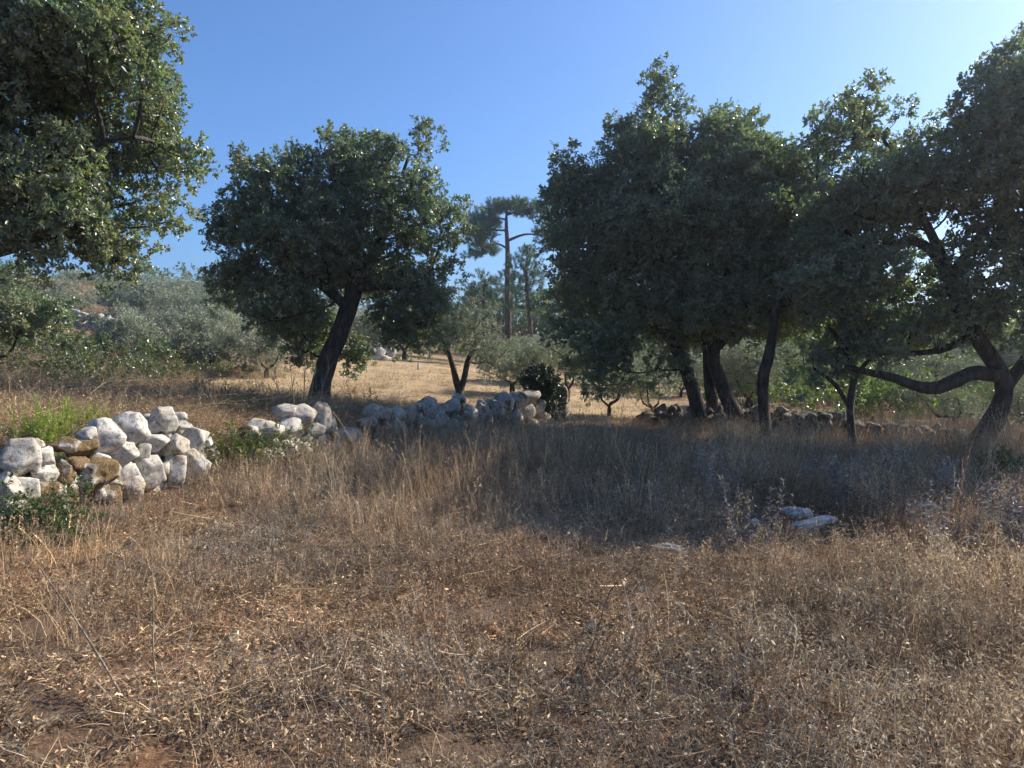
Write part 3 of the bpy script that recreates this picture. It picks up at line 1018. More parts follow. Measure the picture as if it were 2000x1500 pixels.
l5 = [(1690, 185, 24, 28), (1660, 235, 45, 30), (1740, 225, 40, 28), (1775, 210, 20, 22), (1690, 290, 95, 50), (1800, 300, 70, 45), (1855, 245, 36, 28), (1900, 280, 60, 40), (1975, 205, 40, 45), (2090, 220, 90, 90),
      (1990, 320, 90, 70), (1760, 370, 110, 55), (1700, 410, 110, 55), (1900, 400, 70, 50), (1650, 540, 100, 55), (1770, 570, 90, 45), (1950, 560, 80, 60), (1870, 600, 90, 50), (2060, 480, 80, 120),
      (1740, 640, 100, 36), (1900, 650, 60, 30), (2080, 640, 90, 80), (2150, 350, 110, 160), (1830, 640, 80, 45), (1980, 430, 45, 35), (2040, 150, 50, 40), (1620, 460, 60, 50), (1860, 470, 45, 30), (1820, 520, 50, 35), (1780, 430, 60, 35), (1940, 480, 60, 50), (1700, 500, 70, 40), (1860, 350, 80, 50), (1640, 600, 60, 40),
      (2230, 420, 110, 120, -1.2), (2330, 330, 120, 130, -1.2), (2330, 520, 100, 90, -1.2), (2250, 250, 110, 90, -1.0), (2230, 200, 100, 90, -1.6)]
make_tree('oak_tree', 'wide spreading oak at the right edge with a long low curving limb', 'tree', b5, tr5, px_lobes(l5, d5) + [((8.6, 10.7, 4.9), np.array((1.5, 1.1, 1.2))), ((8.8, 11.9, 5.3), np.array((1.6, 1.2, 1.3)))], OAKC, 'oak_bark',
          spacing=.28, per=12, clump_r=.24, gap=.385, gapf=1.8)

# thin stemmed small oak under them
d6 = 13.2
tr6 = [px_trunk([(1672, 905, 9), (1664, 850, 8), (1660, 790, 7), (1668, 730, 7), (1650, 680, 5), (1620, 640, 3)], d6, 12),
       px_trunk([(1662, 800, 5), (1630, 750, 4), (1590, 720, 3)], d6, 7), px_trunk([(1667, 740, 5), (1700, 700, 4), (1740, 680, 3)], d6, 7)]
l6 = [(1600, 710, 60, 32), (1650, 690, 80, 36), (1720, 690, 60, 30), (1640, 740, 50, 22), (1570, 740, 36, 24)]
make_tree('oak_tree', 'small thin stemmed oak standing in the shade below the spreading oak', 'tree', G(1672, d6), tr6, px_lobes(l6, d6), OAKC, 'oak_bark', spacing=.3, per=9, clump_r=.22, gap=.40)


def small_tree(name, label, px, depth, cx, cy, rx, ry, coll, bark, group, tint=(1, 1, 1), stems=2, spacing=None, per=9, tscale=1.0, gap=.36, gapf=.8, base_r=None, **kw):
    """a young or far tree: forked trunk and a crown of a few lobes"""
    g = G(px, depth)
    c = W(cx, cy, depth)
    k = depth / FPX
    R = np.array((rx * k, min(rx, ry * 1.5) * k, ry * k))
    lob = []
    for q in range(7):
        dv = rand_dirs(1, -.5, .8)[0]
        lob.append((c + dv * R * .55, R * rng.uniform(.42, .66)))
    lob.append((c, R * .7))
    trs = []
    rb = base_r or max(.05, .035 * (c[2] + R[2] - g[2]))
    for s in range(stems):
        a = 2 * math.pi * (s + rng.random() * .5) / stems
        e = c + np.array((math.cos(a) * R[0] * .5, math.sin(a) * R[1] * .5, R[2] * .2))
        mid = g + (e - g) * .45 + np.array((math.cos(a) * .1, 0, .0))
        fork = g + np.array((0, 0, max(.25, (c[2] - R[2] - g[2]) * .6)))
        pts = spline([g - (0, 0, .15), fork + rng.normal(0, .03, 3), mid, e], 9)
        trs.append((pts, np.linspace(rb, rb * .25, 9)))
    sp = spacing or max(.3, min(R) * .33)
    return make_tree(name, label, 'tree', g, trs, lob, coll, bark, spacing=sp, per=per, clump_r=sp * .95, tscale=tscale, group=group, tint=tint,
                     gap=gap, gapf=gapf, branches=depth < 32, sides=7, stems_=stems, **kw)


OG = 'olive trees on the hillside'
HILL = [  # px, depth, crown px, py, rx, ry, label
    (250, 25, 245, 658, 48, 54, 'silvery olive bush below the white terrace wall'),
    (415, 24, 405, 668, 66, 50, 'spreading olive with dark forked trunk left of the leaning oak'),
    (520, 23, 525, 682, 48, 46, 'low olive touching the shaded lower leaves of the leaning oak'),
    (125, 40, 125, 592, 66, 38, 'olive standing on the terrace above the white wall, trunk showing'),
    (270, 43, 278, 585, 52, 42, 'olive with tall pale shoots above the end of the white wall'),
    (350, 42, 355, 610, 62, 40, 'grey green olive in the middle of the hillside'),
    (480, 44, 480, 600, 62, 38, 'broad olive with bare limb in front of the skyline'),
    (440, 34, 440, 628, 50, 34, 'small olive behind the spreading olive on the slope'),
    (200, 58, 200, 572, 55, 32, 'far olive on the crest, between two taller ones'),
    (60, 56, 50, 570, 62, 34, 'far olive on the crest nearest the left edge'),
    (400, 58, 410, 582, 60, 30, 'far olive on the crest above the grey green olive'),
    (545, 52, 555, 610, 48, 42, 'olive half hidden by the leaning oak'),
    (330, 30, 320, 640, 34, 30, 'little olive between the silvery bush and the spreading olive'),
    (620, 46, 625, 640, 55, 40, 'olive seen behind the leaning oak trunk'),
    (20, 44, 15, 600, 60, 36, 'olive above the terrace wall, cut by the left edge'),
    (330, 46, 335, 582, 40, 34, 'narrow olive standing behind the grey green olive'),
    (230, 48, 235, 580, 44, 30, 'olive on the terrace, second right of the one with its trunk showing'),
    (470, 38, 470, 640, 44, 30, 'olive on the lower terrace beside the leaning oak crown'),
    (390, 48, 395, 600, 44, 30, 'olive halfway up, under the far skyline pine'),
    (150, 62, 150, 560, 60, 26, 'far olive on the crest, above the terrace olive trunk'),
    (300, 52, 310, 575, 48, 30, 'far olive on the crest, behind the pale shooted one'),
    (500, 60, 510, 580, 52, 28, 'far olive on the crest nearest the leaning oak'),
    (740, 48, 745, 640, 60, 42, 'olive behind the leaning oak on the far side of the field')]
for px, dep, cx, cy, rx, ry, lab in HILL:
    t = rng.uniform(.72, 1.2)
    small_tree('olive_tree', lab, px, dep, cx, cy, rx, ry, OLIVEC if dep < 32 else OLIVEFARC, 'olive_bark', OG, tint=(t, t, t * .97),
               per=9 if dep < 32 else 8, stems=rnd.choice((2, 3)), gap=.33, up=.5)

# greener oak foliage at the left edge, lower down
small_tree('oak_tree', 'low oak sapling with pale leaves at the left edge below the big oak', -10, 17, 10, 635, 110, 45, OAKC, 'oak_bark', None, tint=(1.25, 1.2, 1.15), per=8, gap=.42, gapf=1.2, spacing=.3)
small_tree('oak_tree', 'bushy green tree at the left edge behind the sapling', -60, 30, -20, 560, 90, 50, OAKFARC, 'oak_bark', None, tint=(1.2, 1.2, 1), per=8)

# trees round the mown field
FG = 'olive trees round the mown field'
FIELD = [
    (1000, 24, 1000, 712, 62, 40, 'pale sunlit olive behind the stone wall, left of the ivy mound', 1.1),
    (1108, 23, 1110, 705, 45, 42, 'olive just right of the ivy mound', 1.0),
    (1050, 30, 1050, 690, 60, 36, 'olive behind the pale sunlit olive', 1.05),
    (1190, 20, 1200, 745, 60, 36, 'low olive hanging over the dry grass at the shade edge', .95),
    (1275, 19.5, 1270, 755, 45, 32, 'low olive left of the three stemmed oak', .95),
    (1465, 22, 1470, 720, 70, 60, 'olive seen between the oak stems', 1.0),
    (1590, 26, 1590, 750, 70, 45, 'olive beyond the low dark wall', .9),
    (1830, 21, 1820, 720, 80, 40, 'olive behind the curving low limb', 1.0),
    (1950, 24, 1960, 700, 80, 50, 'olive at the right edge beyond the wall', 1.0),
    (1865, 17, 1840, 790, 70, 40, 'many stemmed shrubby olive by the foot of the spreading oak', .9),
    (2010, 18, 2010, 790, 60, 45, 'low olive cut by the right edge', .95)]
for px, dep, cx, cy, rx, ry, lab, t in FIELD:
    small_tree('olive_tree', lab, px, dep, cx, cy, rx, ry, OLIVEC, 'olive_bark', FG, tint=(t, t, t * .97), per=9, stems=rnd.choice((2, 3)), gap=.36, up=.4)
GB = 'sunlit bushes beyond the low wall'
for px, dep, cx, cy, rx, ry, co, t, lab in (
        (1330, 27, 1330, 735, 50, 34, OLIVEC, .95, 'grey olive bush framed by the left stem of the tall oak'),
        (1420, 30, 1425, 725, 46, 36, GREENC, .75, 'green bush glimpsed between the second and third oak stems'),
        (1545, 29, 1540, 745, 50, 36, GREENC, .6, 'mid green bush right of the slender oak stem'),
        (1640, 23, 1640, 770, 46, 30, OLIVEC, .85, 'grey green bush left of the thin stemmed oak'),
        (1690, 30, 1690, 735, 60, 40, OAKFARC, 1.5, 'dull green bush behind the thin stemmed oak'),
        (1790, 24, 1795, 790, 50, 28, OLIVEC, .9, 'low grey bush under the middle of the curving limb'),
        (1880, 30, 1880, 735, 60, 44, GREENC, .7, 'fresh green bush above the bend of the curving limb'),
        (1975, 20, 1985, 815, 46, 30, GREENC, .55, 'dark leafy bush between the spreading oak trunk and the right edge'),
        (1235, 30, 1240, 725, 50, 34, OLIVEC, 1.0, 'pale olive bush left of all the oak stems'),
        (1140, 32, 1150, 720, 40, 32, GREENC, .6, 'small green bush just beyond the ivy mound')):
    small_tree('bush', lab, px, dep, cx, cy, rx, ry, co, 'olive_bark', GB, tint=(t, t, t), per=8, stems=3, gap=.34)
small_tree('young_tree', 'small bright green tree beyond the low wall, under the curving limb', 1705, 19, 1728, 785, 72, 42, GREENC, 'oak_bark', None, per=9, gap=.36)
small_tree('young_tree', 'light green bush behind the three stemmed oak', 1570, 24, 1545, 700, 55, 45, GREENC, 'oak_bark', None, tint=(.8, .8, .8), per=8, gap=.36)

# small olive with a black Y of two stems
d7 = 18.5
tr7 = [px_trunk([(897, 790, 8), (897, 765, 7.5), (890, 740, 6.5), (880, 700, 5), (865, 665, 3)], d7, 9),
       px_trunk([(897, 768, 7), (908, 735, 6), (915, 700, 5), (935, 660, 3)], d7, 9)]
make_tree('olive_tree', 'small olive with black forked stem behind the shaded wall', 'tree', G(897, d7), tr7,
          px_lobes([(868, 660, 32, 26), (850, 680, 20, 20), (935, 660, 42, 36), (950, 620, 36, 30), (960, 690, 42, 36), (905, 640, 34, 24), (940, 730, 24, 20)], d7), OLIVEC, 'olive_bark',
          stems_=2, spacing=.27, per=8, clump_r=.24, group=FG, tint=(.85, .85, .85), gap=.36)

# dark background trees
BG = 'dark trees closing the far side'
DARKT = [(790, 40, 790, 620, 70, 60, 'dark oak behind the right half of the leaning oak'),
         (870, 52, 870, 640, 50, 45, 'dark bushy tree at the far end of the field'),
         (1040, 46, 1030, 650, 70, 40, 'dark bushes under the pines'),
         (1130, 44, 1130, 640, 60, 60, 'dark tree between the pines and the tall oak'),
         (1230, 42, 1230, 660, 70, 60, 'dark tree behind the foot of the tall oak'),
         (1360, 45, 1360, 650, 90, 70, 'far dark tree behind the three stems'),
         (1520, 46, 1520, 640, 90, 70, 'far dark tree right of the three stems'),
         (1680, 44, 1680, 660, 90, 60, 'far dark tree behind the thin stemmed oak'),
         (1830, 42, 1830, 650, 90, 60, 'far dark tree behind the curving limb'),
         (1980, 40, 1980, 650, 90, 70, 'far dark tree at the right edge'),
         (2120, 38, 2120, 640, 90, 80, 'far dark tree beyond the right edge'),
         (1760, 27, 1770, 775, 60, 40, 'mid distance green bush right of the bright green tree'),
         (1910, 28, 1920, 775, 70, 40, 'mid distance green bush near the right edge')]
for px, dep, cx, cy, rx, ry, lab in DARKT:
    t = rng.uniform(.9, 1.3)
    small_tree('oak_tree', lab, px, dep, cx, cy, rx, ry, OAKFARC, 'oak_bark', BG, tint=(t, t, t * .9), per=7, gap=.33)


# ---- pines
def pine_branch(mb, a, b, r0, sag=.1):
    m = (a + b) / 2 + np.array((0, 0, sag)) + rng.normal(0, .08, 3)
    p = spline([a, m, b], 7)
    tube(mb, p, np.linspace(r0, r0 * .35, 7), 5)
    return p


def pine(label, base, top_pts, rads, boughs, spacing=.42, per=9, tscale=1.0, group='pines beyond the field', tint=(1, 1, 1)):
    """boughs: (start on trunk, end, lobes)"""
    root = empty('pine_tree', base, label, 'tree', group)
    mb = MB()
    p = spline(top_pts, 18)
    tube(mb, p, np.interp(np.linspace(0, 1, 18), np.linspace(0, 1, len(rads)), rads), 9, wob=.12)
    lob = []
    for a, b, r0, ls in boughs:
        pine_branch(mb, a, b, r0, .15)
        lob += ls
    P = clumps_in(lob, spacing, .3)
    for q in P:
        j = np.argmin(np.linalg.norm(p - q, axis=1))
        bs = [x[1] for x in boughs]
        e = bs[int(np.argmin([np.linalg.norm(x - q) for x in bs]))] if bs else p[j]
        if np.linalg.norm(e - q) > np.linalg.norm(p[j] - q):
            e = p[j]
        tube(mb, spline([e, (e + q) / 2 - (0, 0, .05), q], 4), np.linspace(.025, .01, 4), 4)
    keep(mb.build('trunk', 'pine_bark', None, True), root)
    n = len(P); ci = np.repeat(np.arange(n), per); m = len(ci)
    off = rand_dirs(m, -.5, 1) * (rng.random(m) ** .4)[:, None] * spacing * .85
    d = unit(off / spacing + np.array((0, 0, .55)) + rand_dirs(m) * .4)
    tv = (1 + rng.uniform(-.2, .2, n))[ci][:, None] * np.asarray(tint)[None]
    o = scatter('crown', P[ci] + off, dir_euler(d, rng.uniform(0, 6.28, m)), rng.uniform(.8, 1.25, m) * tscale, rng.integers(0, 5, m), tv, PINE, root)
    o['kind'] = 'stuff'


dp = 44.0
k8 = dp / FPX
E = lambda px, py, rx, ry, dy=0.0, d=44.0: (W(px, py, d + dy), np.array((rx * d / FPX, rx * d / FPX * .9, ry * d / FPX)))
pine('tall pine with bare reddish trunk and flat ragged head above the field', G(988, dp),
     [G(990, dp) - (0, 0, .3), W(993, 640, dp), W(991, 560, dp), W(992, 500, dp), W(989, 440, dp), W(990, 405, dp)], [.24, .19, .17, .15, .11, .04],
     [(W(992, 470, dp), W(1052, 458, dp), .10, [E(1075, 462, 22, 12)]),
      (W(990, 485, dp), W(958, 478, dp + .5), .08, [E(945, 492, 24, 14, .5), E(918, 496, 14, 8, .3)]),
      (W(990, 450, dp), W(935, 452, dp - .4), .07, [E(938, 455, 26, 18, -.4), E(918, 462, 18, 10)]),
      (W(990, 430, dp), W(952, 425, dp + .6), .07, [E(950, 430, 24, 16, .5)]),
      (W(990, 420, dp), W(1030, 415, dp), .07, [E(1025, 412, 30, 12), E(1050, 418, 24, 14)]),
      (W(990, 412, dp), W(975, 408, dp), .05, [E(975, 408, 22, 12), E(1000, 408, 20, 10)])], spacing=.4, per=12, tint=(1.15, 1.2, 1.2))
d9 = 42.0
E9 = lambda px, py, rx, ry, dy=0.0: E(px, py, rx, ry, dy, d9)
pine('shorter cone shaped pine with paired dark stems right of the tall pine', G(1037, d9),
     [G(1037, d9) - (0, 0, .3), W(1036, 640, d9), W(1030, 580, d9), W(1028, 530, d9), W(1030, 490, d9)], [.15, .13, .11, .08, .04],
     [(W(1030, 560, d9), W(1020, 520, d9), .06, [E9(1030, 500, 16, 18), E9(1028, 525, 26, 20), E9(1020, 555, 30, 22), E9(1042, 550, 24, 22), E9(1028, 585, 36, 22), E9(1050, 590, 24, 18), E9(1010, 600, 20, 16)])],
     spacing=.55, per=11, tint=(1.0, 1.1, 1.0))
pine('rounded young pine left of the tall pine trunk', G(945, 46),
     [G(945, 46) - (0, 0, .3), W(945, 640, 46), W(945, 590, 46), W(948, 545, 46)], [.2, .17, .13, .05],
     [(W(945, 600, 46), W(925, 580, 46), .06, [E(948, 550, 22, 16, 2), E(925, 572, 18, 14, 2), E(945, 580, 36, 24, 2), E(970, 565, 24, 20, 2), E(935, 608, 36, 24, 2), E(965, 610, 30, 22, 2)])],
     spacing=.55, per=11, tint=(1.0, 1.12, .95))
for px, top, lab in ((408, 548, 'tiny far pine on the skyline behind the olives'), (515, 562, 'tiny far pine on the skyline next to the leaning oak')):
    dd = 75.0
    ht = W(px, top, dd); g = G(px, dd)
    pine(lab, g, [g, (g + ht) / 2, ht], [.2, .15, .05],
         [((g + ht) / 2, ht - (0, 0, .8), .05, [(ht - (0, 0, .4), np.array((.7, .7, .5))), (ht - (0, 0, 1.1), np.array((1.3, 1.2, .6))), (ht - (0.2, 0, 1.9), np.array((1.4, 1.2, .6)))])],
         spacing=.6, per=8, tscale=1.4, group='tiny pines on the skyline')

# ================================================================== IVY MOUND ON THE WALL END
di = 18.2
ivy = empty('ivy_mound', G(1065, di), 'dark rounded ivy mound smothering the end of the stone wall', 'ivy')
P = clumps_in([(W(1055, 745, di), np.array((27, 27, 20)) * di / FPX), (W(1065, 780, di), np.array((24, 24, 28)) * di / FPX), (W(1072, 815, di), np.array((22, 22, 26)) * di / FPX)], .1, .7)
n = len(P); ci = np.repeat(np.arange(n), 5); m = len(ci)
off = rand_dirs(m) * .09
o = scatter('crown', P[ci] + off, dir_euler(unit(off + rand_dirs(m) * .05 + unit(P - P.mean(0))[ci] * .1), rng.uniform(0, 6.28, m)), rng.uniform(.6, .9, m), rng.integers(0, 4, m),
            np.repeat((1 + rng.uniform(-.2, .2, m))[:, None], 3, 1), IVY, ivy)
o['kind'] = 'stuff'
mb = MB()
gi_ = G(1068, di)
tube(mb, spline([gi_, W(1068, 800, di), W(1060, 760, di), W(1055, 735, di)], 8), np.linspace(.16, .04, 8), 7, wob=.3)
keep(mb.build('stem', 'oak_bark', None, True), ivy)


# ================================================================== GREEN SHRUBS
def shrub(name, label, cat, px, py_c, depth, rx, ry, coll, per=5, spacing=.11, tint=(1, 1, 1), group=None, tscale=1.0):
    g = G(px, depth)
    k = depth / FPX
    root = empty(name, g, label, cat, group)
    c = W(px, py_c, depth)
    lob = [(c + rand_dirs(1, -.3, .6)[0] * np.array((rx, rx * .6, ry)) * k * .6, np.array((rx, rx * .7, ry)) * k * rng.uniform(.4, .65)) for _ in range(6)]
    P = clumps_in(lob, spacing, .3, .3, 3.0)
    P = P[P[:, 2] > T(P[:, 0], P[:, 1]) - .02]
    mb = MB()
    for q in P[::2]:
        s = g + rng.normal(0, .12, 3) * (1, 1, 0); s[2] = T(s[0], s[1])
        tube(mb, spline([s, (s + q) / 2 + rng.normal(0, .05, 3), q], 4), np.linspace(.006, .003, 4), 3)
    keep(mb.build('stems', 'dead_wood'), root)['kind'] = 'stuff'
    n = len(P); ci = np.repeat(np.arange(n), per); m = len(ci)
    off = rand_dirs(m) * spacing * .8
    d = unit(off / spacing + np.array((0, 0, .5)) + rand_dirs(m) * .5)
    tv = (1 + rng.uniform(-.2, .2, m))[:, None] * np.asarray(tint)
    o = scatter('foliage', P[ci] + off, dir_euler(d, rng.uniform(0, 6.28, m)), rng.uniform(.5, .9, m) * tscale, rng.integers(0, len(coll.objects), m), tv, coll, root)
    o['kind'] = 'stuff'


SG = 'green shrubs along the field wall'
shrub('bramble_bush', 'dark green small leaved bramble at the foot of the wall, left edge', 'bush', 60, 1020, 6.45, 75, 55, SHRUB, tint=(.75, .8, .8), group=SG)
shrub('bramble_bush', 'green bramble in the gap between the two white wall stretches', 'bush', 455, 895, 9.6, 62, 56, SHRUB, per=4, spacing=.135, tint=(1.3, 1.15, .9), group=SG)
shrub('bramble_bush', 'loose green bramble growing over the stones of the short wall stretch', 'bush', 545, 888, 10.2, 74, 46, SHRUB, per=3, spacing=.15, tint=(1.25, 1.1, .9), group=SG)
shrub('bramble_bush', 'sprig of green leaves on the mossy stones of the nearest wall', 'bush', 135, 985, 7.0, 35, 25, SHRUB, per=3, tint=(.9, .9, .8), group=SG)
shrub('leafy_bush', 'small bright leafed bush lit in the shade below the oaks', 'bush', 1560, 890, 12.2, 34, 24, GREENTREE, spacing=.16, per=4, tscale=.5, tint=(.9, .9, .9))
shrub('leafy_bush', 'dark green low bush in the shade at the right edge', 'bush', 1975, 935, 9.5, 60, 32, SHRUB, tint=(.7, .8, .7))
shrub('bramble_bush', 'green weeds standing behind the wall near the leaning oak', 'bush', 450, 800, 11.8, 40, 40, SHRUB, per=3, spacing=.16, tint=(.7, .7, .6), group=SG)

# bright yellow green heath plants: upright feathery spires
HEATH = []
for _ in range(4):
    mb = MB()
    n = 240
    t = rng.random(n) ** .8
    base = np.stack([rng.normal(0, .008, n), rng.normal(0, .008, n), t * .5], 1)
    d = unit(rand_dirs(n) * .75 + np.array((0, 0, .8)))
    c = vary(n, (.26, .30, .06), .35) * (0.75 + .45 * t[:, None])
    blades(mb, base, d, rng.uniform(.03, .08, n) * (1.15 - t), np.full(n, .006), rand_dirs(n) * .005, c, 1, tip=.4)
    blades(mb, np.zeros((1, 3)), np.array([[0, 0, 1.]]), np.array([.52]), np.array([.008]), np.zeros((1, 3)), np.array([(.16, .13, .05)]), 2)
    HEATH.append(mb.mesh('spire', 'shrub_leaf'))
HEATHC = proto_collection('heath_spire', HEATH)
for px, dep, top, sp, lab in ((75, 8.4, 765, 46, 'yellow green heath shrub behind the wall, the wider leftmost one'),
                              (128, 9.0, 752, 26, 'tall narrow yellow green heath spire behind the wall'),
                              (180, 9.4, 752, 22, 'yellow green heath tuft nearest the big white blocks')):
    g = G(px, dep)
    root = empty('heath_shrub', g, lab, 'shrub', 'heath shrubs behind the wall')
    n = int(sp * 1.5)
    pts = np.stack([g[0] + rng.normal(0, sp * .45, n) * dep / FPX, g[1] + rng.normal(0, .12, n), np.zeros(n)], 1)
    pts[:, 2] = T(pts[:, 0], pts[:, 1]) - .02
    H = W(px, top, dep)[2] - g[2]
    off = np.abs(pts[:, 0] - g[0]) / (sp * dep / FPX)
    sc = np.clip(H / .52 * (1.0 - .5 * off) * rng.uniform(.6, 1.05, n), .4, 3)
    rot = np.stack([rng.normal(0, .16, n), rng.normal(0, .16, n), rng.uniform(0, 6.28, n)], 1)
    o = scatter('foliage', pts, rot, sc, rng.integers(0, 4, n), np.repeat((1 + rng.uniform(-.2, .2, n))[:, None], 3, 1), HEATHC, root)
    o['kind'] = 'stuff'

# ================================================================== DRY WEEDS
STRAW, TAN, BROWN, GREY, RUST, DARKB = (.60, .455, .275), (.39, .28, .17), (.215, .145, .09), (.32, .27, .205), (.34, .19, .10), (.07, .048, .034)


def pick(n, cols, w):
    c = np.array(cols)[rng.choice(len(cols), n, p=np.array(w) / sum(w))]
    return c * np.exp(rng.normal(-.06, .38, (n, 1)))


def litter(n=2600, R=.5, cols=(STRAW, TAN, BROWN, GREY, RUST, DARKB), w=(4, 5, 3, 4, 1.2, .8), k=1.0, hole=.34):
    """a square of broken dry stems, curled leaves and chaff on the soil, thinner over bare spots"""
    mb = MB()
    o = rng.uniform(0, 90, 2)

    def spots(n, z0, z1):
        p = rng.uniform(-R, R, (int(n * 1.6), 2))
        p = p[vnoise(p[:, 0] * 5 + o[0], p[:, 1] * 5 + o[1]) + rng.uniform(-.12, .12, len(p)) > hole][:n]
        return np.concatenate([p, rng.uniform(z0, z1, (len(p), 1))], 1)
    b = spots(n, -.005, .03); m = len(b)
    blades(mb, b, unit(rand_dirs(m, -.1, .75)), rng.uniform(.025, .12, m) * k, rng.uniform(.0014, .0036, m) * k, rand_dirs(m) * .03, pick(m, cols, w), 2)
    b = spots(int(n * .55), 0, .045); m = len(b)
    leaves(mb, b, rand_dirs(m, -.3, .5), rand_dirs(m), rng.uniform(.012, .034, m) * k, rng.uniform(.005, .012, m) * k, pick(m, cols, w), fold=.4, curl=.5)
    b = spots(int(n * .012), .01, .06); m = len(b)
    blades(mb, b, unit(rand_dirs(m, -.05, .3)), rng.uniform(.12, .35, m), rng.uniform(.002, .0036, m), rand_dirs(m) * .05, pick(m, (STRAW, TAN, GREY), (4, 2, 1)) * 1.15, 3, tip=.5)
    return mb.mesh('litter', 'dry_grass')


def weeds(n=270, R=.42, hmin=.07, hmax=.27, cols=(TAN, BROWN, GREY, RUST), w=(3, 2.5, 4, .9), buds=5, side=3, lean=.25, wid=.0026):
    """upright dry stalks with short side shoots and little seed heads"""
    mb = MB()
    cc = rng.uniform(-R, R, (max(3, n // 9), 2))
    q = cc[rng.integers(0, len(cc), n)] + rng.normal(0, .055, (n, 2))
    b = np.concatenate([q, np.full((n, 1), -.01)], 1)
    d = unit(np.stack([rng.normal(0, lean, n), rng.normal(0, lean, n), np.ones(n)], 1))
    L = rng.uniform(hmin, hmax, n) * rng.uniform(.6, 1.25, n)
    bend = rand_dirs(n) * (L * .18)[:, None]
    c = pick(n, cols, w)
    blades(mb, b, d, L, rng.uniform(.7, 1.3, n) * wid, bend, c, 3, tip=.35)
    if side:
        q = np.repeat(np.arange(n), side); t = rng.uniform(.3, .95, len(q))
        sb = b[q] + d[q] * (L[q] * t)[:, None] + bend[q] * (t ** 2)[:, None]
        sd = unit(d[q] * .7 + rand_dirs(len(q)) * .8)
        sl = rng.uniform(.02, .07, len(q)) * (L[q] / .25) ** .5
        blades(mb, sb, sd, sl, np.full(len(q), wid * .7), rand_dirs(len(q)) * .012, c[q] * rng.uniform(.8, 1.3, (len(q), 1)), 1, tip=.4)
        if buds:
            e = np.repeat(np.arange(len(q)), max(1, buds // 2)); m = len(e)
            bb = sb[e] + sd[e] * (sl[e] * rng.uniform(.4, 1.05, m))[:, None]
            leaves(mb, bb, rand_dirs(m), rand_dirs(m), rng.uniform(.006, .014, m), rng.uniform(.004, .008, m), c[q][e] * rng.uniform(.7, 1.5, (m, 1)), fold=.4, curl=.4)
    return mb.mesh('weeds', 'dry_stem')


def grass(n=60, R=.14, hmin=.15, hmax=.45, cols=(STRAW, TAN), w=(3, 2), heads=0.0, lean=.22, wid=.003):
    mb = MB()
    b = np.stack([rng.normal(0, R * .5, n), rng.normal(0, R * .5, n), np.full(n, -.01)], 1)
    d = unit(np.stack([rng.normal(0, lean, n), rng.normal(0, lean, n), np.ones(n)], 1))
    L = rng.uniform(hmin, hmax, n)
    bend = np.stack([rng.normal(0, .2, n), rng.normal(0, .2, n), -rng.uniform(0, .2, n)], 1) * L[:, None]
    c = pick(n, cols, w)
    blades(mb, b, d, L, rng.uniform(.7, 1.3, n) * wid, bend, c, 4, tip=.2)
    hd = np.where(rng.random(n) < heads)[0]
    if len(hd):
        q = np.repeat(hd, 12); m = len(q); t = rng.uniform(.78, 1.02, m)
        bb = b[q] + d[q] * (L[q] * t)[:, None] + bend[q] * (t ** 2)[:, None]
        leaves(mb, bb, unit(d[q] + rand_dirs(m) * .5), rand_dirs(m), rng.uniform(.01, .022, m), rng.uniform(.003, .006, m), c[q] * 1.1, fold=.3)
    return mb.mesh('grass', 'dry_grass')


def oats(n=7):
    """wild oat stems with hanging pale spikelets"""
    mb = MB()
    b = np.stack([rng.normal(0, .09, n), rng.normal(0, .09, n), np.full(n, -.01)], 1)
    d = unit(np.stack([rng.normal(0, .2, n), rng.normal(0, .2, n), np.ones(n)], 1))
    L = rng.uniform(.3, .75, n)
    bend = np.stack([rng.normal(0, .22, n), rng.normal(0, .22, n), -rng.uniform(.05, .25, n)], 1) * L[:, None]
    blades(mb, b, d, L, np.full(n, .0026), bend, pick(n, (STRAW, TAN), (2, 2)), 4, tip=.3)
    q = np.repeat(np.arange(n), 16); m = len(q); t = rng.uniform(.45, 1.0, m)
    sb = b[q] + d[q] * (L[q] * t)[:, None] + bend[q] * (t ** 2)[:, None]
    sd = unit(rand_dirs(m, -.2, .5))
    sl = rng.uniform(.02, .07, m)
    blades(mb, sb, sd, sl, np.full(m, .0012), np.array([[0, 0, -.02]]) * np.ones((m, 1)), pick(m, (STRAW,), (1,)), 2, tip=.6)
    e = sb + sd * sl[:, None] + np.array((0, 0, -.02))
    leaves(mb, e, unit(sd * .5 + np.array((0, 0, -.7)) + rand_dirs(m) * .5), rand_dirs(m), rng.uniform(.018, .03, m), rng.uniform(.006, .009, m), pick(m, ((.52, .42, .28), (.42, .33, .21)), (1, 1)), fold=.3, curl=.1)
    return mb.mesh('oats', 'dry_grass')


def thistle():
    """grey branching dead stems with curled woolly leaves"""
    mb = MB()
    for s in range(5):
        b0 = np.array((rng.normal(0, .05), rng.normal(0, .05), -.02)); H = rng.uniform(.35, .75)
        top = b0 + np.array((rng.normal(0, .12), rng.normal(0, .12), H))
        p = spline([b0, (b0 + top) / 2 + rng.normal(0, .03, 3), top], 6)
        tube(mb, p, np.linspace(.0035, .0015, 6), 3, col=(.30, .27, .24))
        n = 70
        t = rng.uniform(.25, 1, n); j = (t * 5).astype(int).clip(0, 4); f = (t * 5 - j)[:, None]
        bb = p[j] * (1 - f) + p[np.minimum(j + 1, 5)] * f
        leaves(mb, bb, unit(rand_dirs(n, -.1, .9)), rand_dirs(n), rng.uniform(.02, .045, n), rng.uniform(.004, .009, n), pick(n, ((.36, .33, .30), (.27, .24, .21)), (1, 1)), fold=.4, curl=.6)
    return mb.mesh('thistle', 'dry_stem')


